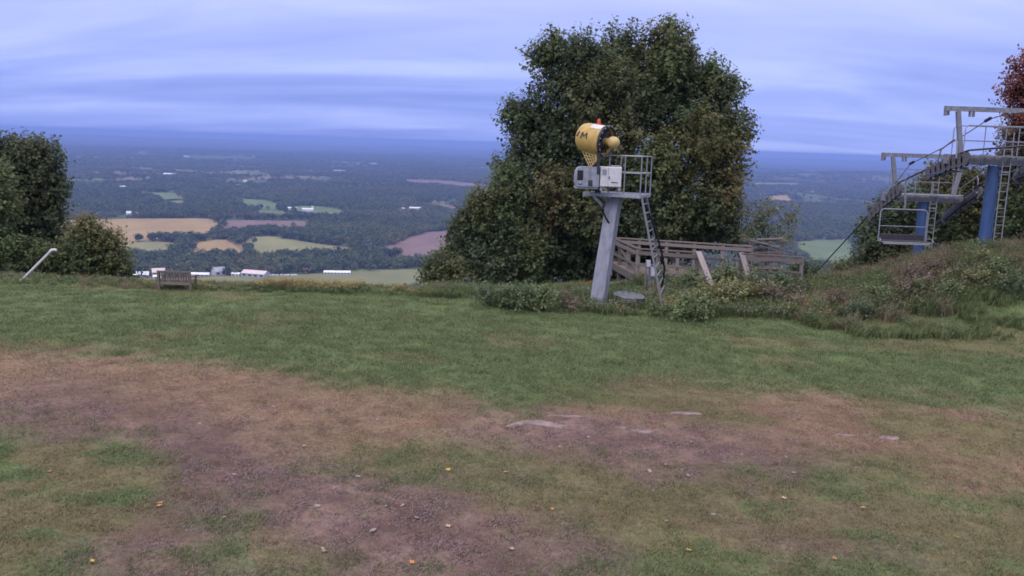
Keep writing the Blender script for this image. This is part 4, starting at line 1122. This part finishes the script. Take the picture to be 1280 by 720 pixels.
# ------------------------------------------------------------------ bench, leaning pipe
bench_c = gp(219, 361.5, 0); bench_c.z = h1(bench_c.x, bench_c.y)
bench = thing('bench', tuple(bench_c), 'weathered brown slatted wooden bench seen from behind at the lawn edge', 'bench')
brown = mat('brown_bench_wood', (0.175, 0.140, 0.122), (0.115, 0.092, 0.082), .9, 5, bump=.3, stretch=(6, 6, 1), rnd=.25)
X0, Y0, Z0 = bench_c; bw = 1.02
for k in range(12):
    x = X0 - bw / 2 + bw * (k + .5) / 12
    bar_piece('back_slat', (x, Y0 - .02, Z0 + .20), (x, Y0 - .08, Z0 + .60), .042, .022, brown, bench, up=(0, 1, 0))
bar_piece('top_rail', (X0 - bw / 2 - .03, Y0 - .08, Z0 + .62), (X0 + bw / 2 + .03, Y0 - .08, Z0 + .62), .05, .06, brown, bench)
bar_piece('lower_rail', (X0 - bw / 2, Y0 - .02, Z0 + .24), (X0 + bw / 2, Y0 - .02, Z0 + .24), .05, .08, brown, bench)
for k in range(4): bar_piece('seat_slat', (X0 - bw / 2, Y0 + .07 + k * .11, Z0 + .32), (X0 + bw / 2, Y0 + .07 + k * .11, Z0 + .32), .095, .03, brown, bench)
for s in (-1, 1):
    bar_piece('leg', (X0 + s * bw / 2, Y0 - .02, Z0 - .05), (X0 + s * bw / 2, Y0 - .08, Z0 + .62), .06, .06, brown, bench, up=(0, 1, 0))
    bar_piece('leg', (X0 + s * bw / 2, Y0 + .45, Z0 - .05), (X0 + s * bw / 2, Y0 + .45, Z0 + .46), .06, .06, brown, bench, up=(0, 1, 0))
    bar_piece('armrest', (X0 + s * bw / 2, Y0 - .06, Z0 + .46), (X0 + s * bw / 2, Y0 + .48, Z0 + .46), .08, .035, brown, bench)
pp0 = gp(27, 350, 0); pp0.z = h1(pp0.x, pp0.y); pp1 = at(64, 313.5, pp0.y + .2)
pipe = thing('leaning_pipe', tuple(pp0), 'white plastic pipe leaning from the grass before dark trees', 'pipe')
pvc = mat('white_plastic_pipe', (0.50, 0.50, 0.50), (0.40, 0.40, 0.41), .5, 6)
dd = (pp1 - pp0).normalized()
MB().tube([pp0 - dd * .3, pp1], .042, 12).build('tube', pvc, pipe, smooth=True)
MB().tube([pp1 - dd * .06, pp1 + dd * .03, pp1 + dd * .05 + Vector((.06, 0, .0)), pp1 + dd * .05 + Vector((.14, 0, -.01))], [.055, .055, .045, .045], 12).build('elbow', pvc, pipe, smooth=True)

# ------------------------------------------------------------------ trees
KC = {'d': (0.090, 0.120, 0.064), 'g': (0.112, 0.142, 0.064), 'o': (0.142, 0.152, 0.066), 'b': (0.150, 0.146, 0.068), 'r': (0.20, 0.080, 0.066),
      'l': (0.120, 0.155, 0.068), 'y': (0.22, 0.20, 0.07), 'p': (0.130, 0.105, 0.076)}
DM = 40.5
mc = px_clumps([
    (836, 76, 34, 46, 'g', 0), (812, 98, 44, 44, 'g', 1), (770, 86, 40, 42, 'g', .5), (722, 84, 34, 36, 'd', 0), (695, 66, 18, 22, 'g', 0), (672, 78, 15, 18, 'g', 0), (876, 108, 36, 40, 'g', .3),
    (905, 130, 24, 30, 'g', 0), (918, 168, 28, 26, 'g', -.3), (845, 145, 60, 52, 'd', 0), (775, 140, 60, 52, 'g', -.8), (705, 130, 44, 40, 'd', 0), (660, 148, 26, 26, 'd', 0), (641, 150, 13, 16, 'g', 0), (655, 188, 26, 28, 'd', .2), (642, 216, 26, 26, 'g', .2), (672, 172, 28, 26, 'd', .3),
    (850, 196, 52, 44, 'o', -1.6), (905, 205, 34, 40, 'o', -1.2), (905, 262, 36, 44, 'o', -1.0), (800, 205, 52, 46, 'g', -1.5), (735, 200, 52, 46, 'd', -.5), (690, 195, 38, 40, 'd', 0),
    (700, 246, 32, 26, 'b', -2.0), (745, 265, 48, 40, 'g', -1.8), (800, 270, 52, 40, 'd', -1.4), (860, 268, 48, 40, 'g', -1.8), (665, 262, 40, 38, 'd', -.5),
    (690, 312, 52, 36, 'd', -1.2), (760, 318, 54, 32, 'd', -.8), (830, 302, 54, 30, 'd', -.6), (900, 298, 36, 26, 'd', -.8), (690, 346, 44, 20, 'd', -.4), (650, 350, 36, 18, 'd', -.2), (735, 346, 44, 20, 'd', -.2), (790, 340, 50, 20, 'd', 0)], DM, KC)
bm = at(775, 372, DM); bm.z = h1(bm.x, bm.y)
tree('maple_tree', 'big dense maple with a ragged green and olive crown behind the snow gun tower', 'tree', tuple(bm), [(at(785, 160, DM), .12)], mc, 19000, .150, 3, trunk_r=.34, per=12, length=.62, shell=.68)
# companions low on its left
cl2 = px_clumps([(632, 246, 26, 26, 'g'), (602, 270, 24, 22, 'g'), (584, 302, 26, 24, 'd'), (563, 328, 20, 16, 'g'), (648, 275, 34, 32, 'g'), (615, 288, 28, 26, 'd'), (650, 322, 36, 30, 'g', -.6), (606, 322, 28, 24, 'd', -.5), (580, 330, 20, 18, 'd'), (624, 344, 36, 16, 'd', -.8)], 39.5, KC)
b2 = at(612, 372, 39.5); b2.z = h1(b2.x, b2.y)
tree('broadleaf_tree', 'lower dark green tree pressed against the flank of the big maple', 'tree', tuple(b2), [(at(618, 290, 39.5), .07)], cl2, 5200, .14, 5, trunk_r=.16, per=11, length=.55, shell=.65)
cl3 = px_clumps([(545, 340, 20, 16, 'd'), (562, 345, 22, 14, 'g', -.3), (536, 348, 14, 10, 'g', -.3)], 37, KC)
b3 = at(550, 362, 37); b3.z = h1(b3.x, b3.y)
tree('bush', 'dark leafy bush at the foot of the maple group beside the ploughed field', 'bush', tuple(b3), [(at(550, 345, 37), .03)], cl3, 620, .12, 6, trunk_r=.05, per=9, length=.45)
# left group
cl4 = px_clumps([(8, 196, 32, 28, 'd'), (44, 208, 30, 28, 'd'), (62, 240, 18, 26, 'd'), (30, 250, 40, 40, 'd', -.4), (60, 290, 24, 32, 'd'), (25, 305, 40, 34, 'd', -.5), (-25, 240, 40, 50, 'd'), (-30, 310, 50, 40, 'd'), (55, 330, 34, 20, 'd', -.6)], 37, KC)
b4 = at(25, 362, 37); b4.z = h1(b4.x, b4.y)
tree('broadleaf_tree', 'tall dark green tree standing behind the leaning white pipe', 'tree', tuple(b4), [(at(25, 240, 37), .09)], cl4, 7000, .135, 8, trunk_r=.2, per=11, length=.5, shell=.65)
cl5 = px_clumps([(0, 228, 16, 20, 'l'), (-10, 270, 30, 34, 'l'), (4, 318, 34, 26, 'g'), (-20, 335, 34, 20, 'l'), (48, 325, 22, 16, 'g')], 34.2, KC)
b5 = at(-4, 356, 34.2); b5.z = h1(b5.x, b5.y)
tree('broadleaf_tree', 'paler green young tree in front of the tall dark tree', 'tree', tuple(b5), [(at(-4, 290, 34.2), .05)], cl5, 1500, .13, 9, trunk_r=.1, per=10, length=.55)
cl6 = px_clumps([(112, 292, 20, 18, 'o'), (100, 318, 30, 26, 'l'), (130, 318, 26, 26, 'o'), (148, 332, 18, 18, 'g'), (90, 338, 28, 16, 'g'), (125, 343, 36, 14, 'l'), (160, 345, 10, 8, 'd')], 34.5, KC)
b6 = at(118, 360, 34.5); b6.z = h1(b6.x, b6.y)
tree('bush', 'big olive green bush beside the tall dark tree at the lawn edge', 'bush', tuple(b6), [(at(116, 325, 34.5), .05)], cl6, 1700, .12, 10, trunk_r=.07, per=10, length=.5)
# sapling right of the maple
cl7 = px_clumps([(945, 275, 14, 16, 'o'), (965, 265, 10, 9, 'o'), (985, 278, 9, 14, 'o'), (962, 292, 22, 16, 'g'), (980, 303, 12, 12, 'o'), (940, 300, 14, 14, 'g')], 38, KC)
b7 = at(958, 345, 38); b7.z = h1(b7.x, b7.y)
tree('sapling', 'thin sparse olive sapling behind the lumber heap', 'tree', tuple(b7), [(at(960, 290, 38), .03)], cl7, 330, .11, 11, trunk_r=.045, per=7, length=.55, shell=.3)
# trees behind the lift
cl8 = px_clumps([(1112, 275, 28, 30, 'd'), (1092, 310, 26, 30, 'd'), (1130, 300, 34, 34, 'd'), (1085, 340, 22, 26, 'd'), (1120, 345, 44, 26, 'd'), (1160, 290, 28, 34, 'd'), (1150, 265, 22, 22, 'd')], 46, KC)
b8 = at(1118, 400, 46); b8.z = h1(b8.x, b8.y)
tree('broadleaf_tree', 'dark green tree behind the empty lift chair', 'tree', tuple(b8), [(at(1118, 320, 46), .08)], cl8, 2500, .155, 12, trunk_r=.18, per=11, length=.7)
cl9 = px_clumps([(1185, 258, 26, 24, 'o'), (1215, 245, 28, 26, 'o'), (1190, 290, 34, 28, 'g'), (1225, 280, 34, 32, 'o'), (1160, 235, 14, 14, 'o'), (1180, 222, 18, 12, 'o')], 47, KC)
b9 = at(1200, 380, 47); b9.z = h1(b9.x, b9.y)
tree('broadleaf_tree', 'olive green tree filling the gap between the two lift towers', 'tree', tuple(b9), [(at(1200, 270, 47), .08)], cl9, 2300, .15, 13, trunk_r=.16, per=11, length=.7)
cl10 = px_clumps([(1285, 90, 22, 20, 'r'), (1278, 122, 20, 18, 'r'), (1290, 150, 32, 26, 'r'), (1262, 122, 8, 12, 'r'), (1275, 182, 28, 24, 'p'), (1265, 215, 30, 26, 'p'), (1290, 240, 40, 40, 'o'), (1300, 180, 36, 40, 'p'), (1262, 262, 30, 30, 'g'), (1310, 110, 30, 40, 'r'), (1290, 290, 40, 26, 'g')], 44, KC)
b10 = at(1290, 350, 44); b10.z = h1(b10.x, b10.y)
tree('maple_tree', 'maple turning red at the top behind the uphill lift tower', 'tree', tuple(b10), [(at(1290, 180, 44), .1)], cl10, 3500, .15, 14, trunk_r=.2, per=11, length=.6)
# tops of trees on the slope below the brow
for k, (u, v, ru, d_, key, lab) in enumerate(((1030, 352, 30, 60, 'd', 'round dark tree top just below the brow under the cable'), (1062, 345, 18, 56, 'g', 'small green tree top below the brow beside the dark lift tree'),
                                              (1000, 345, 16, 52, 'd', 'dark shrub top just past the deck railing end'))):
    q = px_clumps([(u, v, ru, ru * .7, key), (u - ru * .7, v + 14, ru * .8, ru * .6, key), (u + ru * .7, v + 16, ru * .8, ru * .6, 'd')], d_, KC)
    bb = at(u, v + 60, d_); bb.z = h1(bb.x, bb.y)
    tree('slope_tree', lab, 'tree', tuple(bb), [(at(u, v + 15, d_), .06)], q, 700, .17, 30 + k, trunk_r=.12, per=10, length=.7)

# ------------------------------------------------------------------ shrubs
def shrub_mesh(seed, key, n=170, leaf=.075):
    r = np.random.default_rng(seed)
    cl = [(r.normal() * .30, r.normal() * .30, .24 + .20 * r.random(), .20, .20, .24, tuple(np.array(KC[key]) * (.9 + .5 * r.random())), 1.) for _ in range(8)]
    V, F, c = crown(cl, n, leaf, r, per=9, length=.30, shell=.3)
    me = mesh_obj('foliage', V, F, leafmat('shrub_foliage', .3, .6), None, False, None, c)
    st = MB()
    for q in cl:
        st.tube([(0, 0, -.1), (q[0] * .5, q[1] * .5, .15), (q[0], q[1], q[2] + .15)], [.016, .012, .005], 5)
    so = st.build('stem', MATS['bark'], None, origin=(0, 0, 0))
    return me, so
protos = {}
for key, sd_ in (('g', 1), ('l', 2), ('o', 3), ('p', 4), ('d', 5)):
    protos[key] = shrub_mesh(sd_, key); 
    for q in protos[key]: COL.objects.unlink(q)
def shrub(u, v, key, s, label, hz_=1.0, dz=0.0):
    g = hit(u, v); z = g.z
    root = thing('shrub', (g.x, g.y, z), label, 'shrub', 'shrubs along the brow')
    root.rotation_euler.z = (u * .37) % 6.28; root.scale = (s, s, s * hz_)
    for q in protos[key]:
        c_ = q.copy(); COL.objects.link(c_); c_.parent = root
for a_ in ((850, 398, 'l', 1.0, 'light green shrub at the foot of the ladder'), (876, 402, 'g', 1.0, 'green shrub in front of the stair rail nearer the ladder'), (908, 362, 'g', 1.3, 'leafy green shrub growing in the stair opening of the deck'),
           (862, 368, 'g', 1.2, 'green shrub grown up against the deck rim between ladder and stairs'), (950, 372, 'd', 1.1, 'dark green shrub below the stair rail nearer the lumber heap'), (985, 374, 'd', 1.2, 'dark green shrub under the end of the deck railing'), (968, 386, 'p', 1.0, 'brownish shrub in the weeds below the deck railing end'),
           (905, 388, 'o', 1.3, 'olive shrub before the stair opening'), (930, 385, 'b' if False else 'o', 1.2, 'small olive shrub beside the orange dry weeds'), (612, 382, 'd', .8, 'low dark green shrub in grass below the maple, outermost of its row'), (632, 385, 'g', .9, 'low green shrub in grass below the maple, second of its row'),
           (652, 386, 'd', 1.0, 'low dark green shrub in grass below the maple, third of its row'), (677, 390, 'g', 1.1, 'low green shrub in grass below the maple, nearest the steel column'), (712, 388, 'p', .7, 'low brownish shrub beside the steel column foot'),
           (818, 396, 'g', .6, 'green shrub between well ring and ladder'), (1020, 397, 'g', .8, 'green shrub at the low end of the mound'), (1048, 388, 'p', .8, 'brownish shrub at the foot of the low end of the mound'), (1075, 400, 'd', .8, 'dark green shrub at the foot of the low end of the mound'),
           (1098, 380, 'l', .9, 'light yellow green shrub on the lower shoulder of the mound'), (1125, 376, 'p', .9, 'brown shrub on the mound below the empty chair'), (1152, 364, 'p', 1.0, 'large brown shrub on the mound below the downhill lift tower'), (1172, 348, 'p', .8, 'brown shrub near the mound crest between the lift towers'), (1185, 378, 'g', .9, 'green shrub in the middle of the mound slope'),
           (1215, 360, 'o', .8, 'olive shrub on the mound slope below the uphill lift tower'), (1245, 352, 'g', .9, 'green shrub high on the mound below the uphill lift tower'), (1270, 372, 'd', .9, 'dark green shrub on the mound at the edge of the mown grass'), (1230, 332, 'o', .7, 'olive shrub on the mound crest by the uphill lift tower')):
    shrub(a_[0], a_[1], a_[2], a_[3], a_[4])

# ------------------------------------------------------------------ grass and weeds (nobody could count them)
def blades(n, h, spread, width, cols, seed, lean=.35, flop=.5):
    r = np.random.default_rng(seed)
    base = np.stack([r.normal(size=n) * spread, r.normal(size=n) * spread, np.full(n, -.012)], 1)
    hh = h * (.55 + .75 * r.random(n)); a = r.uniform(0, 6.28, n)
    out = np.stack([np.cos(a), np.sin(a), np.zeros(n)], 1); sd_ = np.stack([-np.sin(a + .6), np.cos(a + .6), np.zeros(n)], 1) * width
    mid = base + out * (hh * lean * .4)[:, None] + np.array([0, 0, 1.]) * (hh * .6)[:, None]
    tip = base + out * (hh * (lean + flop * r.random(n)))[:, None] + np.array([0, 0, 1.]) * (hh * (1 - .25 * r.random(n)))[:, None]
    V = np.stack([base - sd_, base + sd_, mid - sd_ * .8, mid + sd_ * .8, tip], 1).reshape(-1, 3)
    i = np.arange(n)[:, None] * 5
    F = np.concatenate([i + np.array([[0, 1, 3]]), i + np.array([[0, 3, 2]]), i + np.array([[2, 3, 4]])])
    C = np.array(cols)[r.integers(0, len(cols), n)] * (.75 + .5 * r.random((n, 1)))
    return V, F, np.repeat(C, 5, 0)
GM = leafmat('grass_blade', .3, .6, .22)
GREEN = [(0.115, 0.165, 0.064), (0.130, 0.182, 0.072), (0.100, 0.145, 0.056), (0.175, 0.18, 0.085)]
OLIVE = [(0.170, 0.150, 0.072), (0.138, 0.142, 0.064), (0.195, 0.16, 0.085)]
STRAW = [(0.24, 0.16, 0.105), (0.20, 0.13, 0.09), (0.27, 0.19, 0.13)]
lawn_src = []
for k, (c_, h_, nb) in enumerate(((GREEN, .060, 34), (GREEN, .048, 34), (OLIVE, .042, 26), (STRAW, .034, 30))):
    lawn_src.append(src('lawn_%d' % k, *blades(nb, h_, .085, .0042, c_, 100 + k, .5, .6)[:2], GM, blades(nb, h_, .085, .0042, c_, 100 + k, .5, .6)[2]))
lit = blades(44, .022, .10, .0045, [(0.25, 0.185, 0.175), (0.20, 0.145, 0.14), (0.085, 0.06, 0.058), (0.30, 0.23, 0.21)], 140, 1.6, 1.8)
lawn_src.append(src('lawn_4', lit[0], lit[1], GM, lit[2]))
x = []; y = []
for (r0, r1, dn_) in ((8.3, 13, 95), (13, 19, 70), (19, 26, 42), (26, 33, 26)):
    n = int(math.radians(72) * (r1 ** 2 - r0 ** 2) / 2 * dn_)
    r = np.sqrt(RNG.random(n) * (r1 ** 2 - r0 ** 2) + r0 ** 2); a = np.radians(RNG.uniform(-36, 36, n))
    x.append(r * np.sin(a)); y.append(r * np.cos(a))
x, y = np.concatenate(x), np.concatenate(y)
CW = cover(x, y)
q = RNG.random(len(x))
pick = np.where(q < CW[:, 0], RNG.integers(0, 2, len(x)), np.where(q < CW[:, 0] + CW[:, 1] * .8, 2, np.where(q < CW[:, 0] + CW[:, 1] * .8 + CW[:, 2] * .75 + CW[:, 3] * .30, 3, np.where(q < CW[:, 0] + CW[:, 1] * .8 + CW[:, 2] * .9 + CW[:, 3] * .92, 4, -1))))
k_ = pick >= 0
x, y, pick = x[k_], y[k_], pick[k_]
s = (.7 + .6 * RNG.random(len(x))) * (1 + .25 * (np.hypot(x, y) > 19))
scatter('lawn_grass', np.stack([x, y, H(x, y)], 1), RNG.uniform(0, 6.28, len(x)), s, pick, lawn_src, 'short mown grass and straw over the hilltop', 'grass')

WM = leafmat('weed_blade', .3, .6, .2)
def weed(kind, seed):
    r = np.random.default_rng(seed)
    if kind == 'tall': return blades(46, .42, .10, .0095, GREEN + [(0.10, 0.13, 0.05)], seed, .3, .5)
    if kind == 'dry': return blades(40, .50, .10, .0090, [(0.24, 0.185, 0.125), (0.18, 0.135, 0.095), (0.29, 0.23, 0.155), (0.14, 0.15, 0.075)], seed, .25, .4)
    V, F, C = blades(16, .42, .08, .0085, GREEN, seed, .2, .3)
    n = 90                                  # leafy stalks, with flower heads for goldenrod and orange weeds
    st = r.normal(size=(7, 2)) * .10; ii = r.integers(0, 7, n); z = r.random(n)
    hh = (.40 + .25 * r.random(7))[ii]
    pos = np.stack([st[ii, 0] * (1 + z * .6), st[ii, 1] * (1 + z * .6), z * hh], 1)
    a = r.uniform(0, 6.28, n)
    V2, F2 = leaves(pos, np.stack([np.cos(a), np.sin(a), .35 + r.normal(size=n) * .2], 1), np.tile([0, 0, 1.], (n, 1)) + r.normal(size=(n, 3)) * .3, .05 + .05 * r.random(n), .4)
    head = {'leafy': (0.115, 0.15, 0.065), 'gold': (0.38, 0.29, 0.10), 'orange': (0.30, 0.14, 0.05), 'white': (0.32, 0.31, 0.24), 'brown': (0.16, 0.115, 0.085)}[kind]
    lowc = (0.12, 0.105, 0.065) if kind == 'brown' else (0.10, 0.14, 0.06)
    c2 = np.where((z > .72)[:, None], np.array(head), np.array(lowc)) * (.7 + .6 * r.random((n, 1)))
    return np.concatenate([V, V2]), np.concatenate([F, F2 + len(V)]), np.concatenate([C, np.repeat(c2, 4, 0)])
wk = ['tall', 'dry', 'leafy', 'gold', 'orange', 'white', 'brown', 'tall']
weed_src = [src('weed_%d' % k, *weed(kd, 200 + k)[:2], WM, weed(kd, 200 + k)[2]) for k, kd in enumerate(wk)]
wx, wy, wp, ws = [], [], [], []
def weeds(n, x0, x1, y0, y1, mix, smin, smax, thr=None):
    x = RNG.uniform(x0, x1, n); y = RNG.uniform(y0, y1, n)
    k_ = np.ones(n, bool)
    if thr is not None: k_ = fbm(x * .7, y * .7, 123, 3) > thr
    k_ &= y > np.interp(x, [7.5, 9, 12, 14, 16, 18, 22], [20, 24.3, 24.6, 25.6, 27.0, 28.0, 28.4]) - 1.6 * RNG.random(n) ** 3
    x, y = x[k_], y[k_]
    keys = list(mix); pr = np.array([mix[k] for k in keys], float); pr /= pr.sum()
    # kinds grow in drifts
    dr = fbm(x * .8, y * .8, 133, 3)
    u_ = np.clip((dr - .5) * 2.2 + .5 + (RNG.random(len(x)) - .5) * .5, 0, .999)
    idx = np.searchsorted(np.cumsum(pr), u_)
    wx.append(x); wy.append(y); wp.append(np.array(keys)[np.minimum(idx, len(keys) - 1)]); ws.append(RNG.uniform(smin, smax, len(x)))
weeds(600, -20, -1.5, 29.6, 31.4, {0: 3, 1: 3, 3: 1.5, 5: .6, 7: 2}, .16, .42)      # along the brow on the left
weeds(700, -12, -2, 28.3, 29.7, {3: 2.5, 5: 2, 0: 2}, .18, .42); weeds(260, -8.5, -5, 28.5, 29.8, {3: 3, 4: .3}, .3, .6); weeds(500, -20, -11, 28.2, 29.8, {1: 1, 0: 3, 5: .7}, .16, .42)
weeds(1900, -3, 2.6, 28.2, 33.5, {0: 3, 7: 3, 2: 2, 1: 1}, .25, .7, .42)             # under the maple
weeds(420, .2, 3.2, 31.5, 33.0, {4: 1}, .3, .5)                                       # rusty strip under the maple
weeds(2600, 4.6, 10.5, 26.6, 33.4, {0: 3, 7: 2, 2: 3, 5: 1.5, 3: .7, 1: 1.2, 4: .5}, .35, .9, .36); weeds(1300, 1.6, 5.0, 27.3, 33.4, {0: 3, 7: 2, 2: 3, 5: 1}, .2, .5, .36)   # round the tower foot and deck
weeds(1500, 2.2, 9.5, 26.4, 29.4, {2: 3, 5: 2.5, 0: 2, 3: .7}, .4, .8, .44)
weeds(320, 6.6, 8.2, 28.2, 29.6, {4: 3, 1: 2}, .6, 1.0)
def mound(n, x0, x1, y0, y1, mix, a, b, thr):
    weeds(n, x0, x1, y0, y1, mix, a, b, thr)
mound(3600, 8.6, 20, 25.0, 29.5, {0: 3, 7: 3, 2: 3, 6: .6, 1: 1.2}, .45, .95, .38)
mound(5200, 10.0, 22, 27.0, 33.5, {1: 2.5, 6: 1.2, 0: 2, 2: 3, 7: 1.5}, .45, .95, .30)
mound(900, 9.6, 15.5, 23.9, 25.3, {0: 3, 7: 2, 2: 2, 1: .8}, .4, .75, .42)
x, y, pick, s = map(np.concatenate, (wx, wy, wp, ws))
scatter('tall_weeds', np.stack([x, y, H(x, y)], 1), RNG.uniform(0, 6.28, len(x)), s, pick, weed_src, 'tall green and brown weeds along the brow and over the mound', 'weeds', tilt=RNG.normal(size=(len(x), 2)) * .12)

# ------------------------------------------------------------------ rocks, stones and fallen leaves on the ground
rockm = mat('pale_ledge_rock', (0.255, 0.185, 0.170), (0.14, 0.10, 0.095), .9, 7, bump=.5)
def ground_at(u, v):
    return hit(u, v)
def flat_rock(u0, u1, v, dep, h, label, seed, bend=0.0):
    c = ground_at((u0 + u1) / 2, v); a, b = ground_at(u0, v), ground_at(u1, v)
    L_ = (b - a).length; r = random.Random(seed)
    n, vs, fs = 18, [], []
    for lay, (sc_, z) in enumerate(((1.0, -.05), (1.0, h * .15), (.86, h * .6), (.4, h * .7))):
        for k in range(n):
            t = 2 * math.pi * k / n; r.seed(seed * 100 + k); w = .78 + .4 * r.random()
            x = math.cos(t) * L_ / 2 * (w * .5 + .5) * sc_; y = math.sin(t) * dep * .42 * w * sc_ - bend * (x / (L_ / 2)) ** 2
            vs.append((c.x + x, c.y + y, c.z + z * (.7 + .6 * r.random())))
    for l in range(3):
        for k in range(n): fs.append((l * n + k, l * n + (k + 1) % n, (l + 1) * n + (k + 1) % n, (l + 1) * n + k))
    fs.append(tuple(3 * n + k for k in range(n)))
    o = MB().add(vs, fs).build('flat_rock', rockm, None, smooth=True, origin=tuple(c))
    tag(o, label, 'rock')
flat_rock(630, 711, 531, .30, .055, 'longest pale curved rock ledge showing in the bare dirt', 1, .22)
flat_rock(683, 731, 521, .12, .035, 'thin pale rock sliver behind the longest curved ledge', 2)
flat_rock(770, 785, 536, .12, .04, 'small pale rock in bare dirt, next to a wider broken rock', 3)
flat_rock(789, 816, 541, .22, .045, 'broken pale rock in bare dirt between the long ledge and the straw', 4)
flat_rock(838, 877, 518, .20, .05, 'grey pink flat rock at the upper edge of the bare dirt', 5)
flat_rock(1044, 1068, 546, .14, .045, 'narrow pale rock in dry straw, beside a whiter rock', 6)
flat_rock(1099, 1124, 549, .22, .05, 'whitish flat rock in the dry straw and grass', 7)
flat_rock(690, 712, 533, .12, .04, 'short pale stone at the end of the longest curved ledge', 8)
pebm = mat('pale_pebble', (0.33, 0.27, 0.25), (0.22, 0.18, 0.17), .85, 20)
def pebble_mesh(seed):
    r = np.random.default_rng(seed); b = MB().lathe((0, 0, -.012), (0, 0, 1), [(0, .02), (.012, .042), (.026, .038), (.036, .018)], 8)
    V = np.array(b.v) * (1 + .25 * r.normal(size=(len(b.v), 1))) * np.array([1.3, .85, 1])
    me = bpy.data.meshes.new('pebble'); me.from_pydata(V.tolist(), [], b.f); me.materials.append(pebm); return me
PM = [pebble_mesh(k) for k in range(3)]
def on_dirt(name, me, u, v, s, z, label, cat, grp):
    g = ground_at(u, v); o = bpy.data.objects.new(name, me); COL.objects.link(o)
    o.location = (g.x, g.y, g.z + z); o.scale = (s, s, s); o.rotation_euler = ((u * .11) % .5 - .25, (v * .17) % .5 - .25, (u * 1.7) % 6.28)
    on_ = ('green grass', 'thin olive grass', 'dry straw', 'bare dirt')[int(np.argmax(cover(np.array([g.x]), np.array([g.y]))[0]))]
    tag(o, label + on_, cat, grp)
PEB = [(450, 618), (397, 635), (503, 633), (482, 635), (466, 666), (292, 595), (134, 561), (250, 531), (472, 526), (615, 525), (557, 607), (447, 598), (30, 453), (107, 461), (220, 476), (982, 572), (992, 593), (812, 591),
       (832, 582), (892, 644), (833, 652), (614, 529), (864, 554), (927, 569), (404, 691), (642, 536), (20, 456), (343, 510), (520, 650), (700, 560), (905, 580), (860, 596), (735, 548), (492, 626)]
for k, (u, v) in enumerate(PEB):
    on_dirt('pebble', PM[k % 3], u, v, (.42 + ((k * 37) % 10) / 18.0) * (.8 if v < 540 else 1), .012, 'small pale stone lying on ', 'stone', 'pale stones scattered on the dirt')
ly = mat('yellow_fallen_leaf', (0.50, 0.34, 0.06), (0.4, 0.24, 0.05), .6, 20)
lo_ = mat('orange_fallen_leaf', (0.45, 0.21, 0.07), (0.42, 0.16, 0.05), .6, 20)
lb = mat('tan_fallen_leaf', (0.48, 0.33, 0.22), (0.36, 0.24, 0.16), .7, 20)
def leaf_mesh(m):                                   # a five-lobed maple leaf, slightly cupped
    pr = [(0, -.5), (.12, -.12), (.5, -.22), (.3, .05), (.52, .25), (.18, .2), (.0, .6), (-.18, .2), (-.52, .25), (-.3, .05), (-.5, -.22), (-.12, -.12)]
    vs = [(x * .11, y * .11, .018 * (abs(x) + abs(y)) ** 1.5) for x, y in pr] + [(0, 0, 0)]
    me = bpy.data.meshes.new('leaf'); n = len(pr)
    vs2 = vs + [(x, y, z - .003) for x, y, z in vs]; m2 = n + 1
    me.from_pydata(vs2, [], [(k, (k + 1) % n, n) for k in range(n)] + [(m2 + (k + 1) % n, m2 + k, m2 + n) for k in range(n)]); me.materials.append(m); return me
LMy, LMo, LMb = leaf_mesh(ly), leaf_mesh(lo_), leaf_mesh(lb)
for me, nm, lst in ((LMy, 'yellow', [(116, 706), (547, 476), (632, 593), (560, 590), (1079, 637), (1195, 674), (861, 691), (200, 631)]),
                    (LMo, 'orange', [(1043, 701), (62, 592), (515, 706), (199, 636), (690, 640)]),
                    (LMb, 'tan', [(404, 689), (280, 650), (560, 660), (980, 625), (380, 560), (640, 690)])):
    for k, (u, v) in enumerate(lst):
        on_dirt('fallen_leaf', me, u, v, .62 + (k % 4) * .1, .03, '%s fallen maple leaf lying on ' % nm, 'leaf', '%s fallen leaves on the ground' % nm)

# ------------------------------------------------------------------ haze over the valley
hz = MB().box((0, 20000, -112), (110000, 130000, 268))
haze = hz.build('haze', None, origin=(0, 20000, -112))
m = bpy.data.materials.new('haze'); m.use_nodes = True; nt = m.node_tree; nt.nodes.clear()
o = nt.nodes.new('ShaderNodeOutputMaterial'); pv = nt.nodes.new('ShaderNodeVolumePrincipled')
pv.inputs['Color'].default_value = (0.29, 0.415, 0.86, 1); pv.inputs['Density'].default_value = 9.0e-5
pv.inputs['Anisotropy'].default_value = 0.0
nt.links.new(pv.outputs[0], o.inputs['Volume'])
haze.data.materials.append(m)
tag(haze, 'pale blue haze lying over the valley', 'haze', kind='stuff')
print('woods', N_WOODS, 'tris', sum(len(o.data.loop_triangles) or sum(len(p.vertices) - 2 for p in o.data.polygons) for o in COL.objects if o.type == 'MESH'))
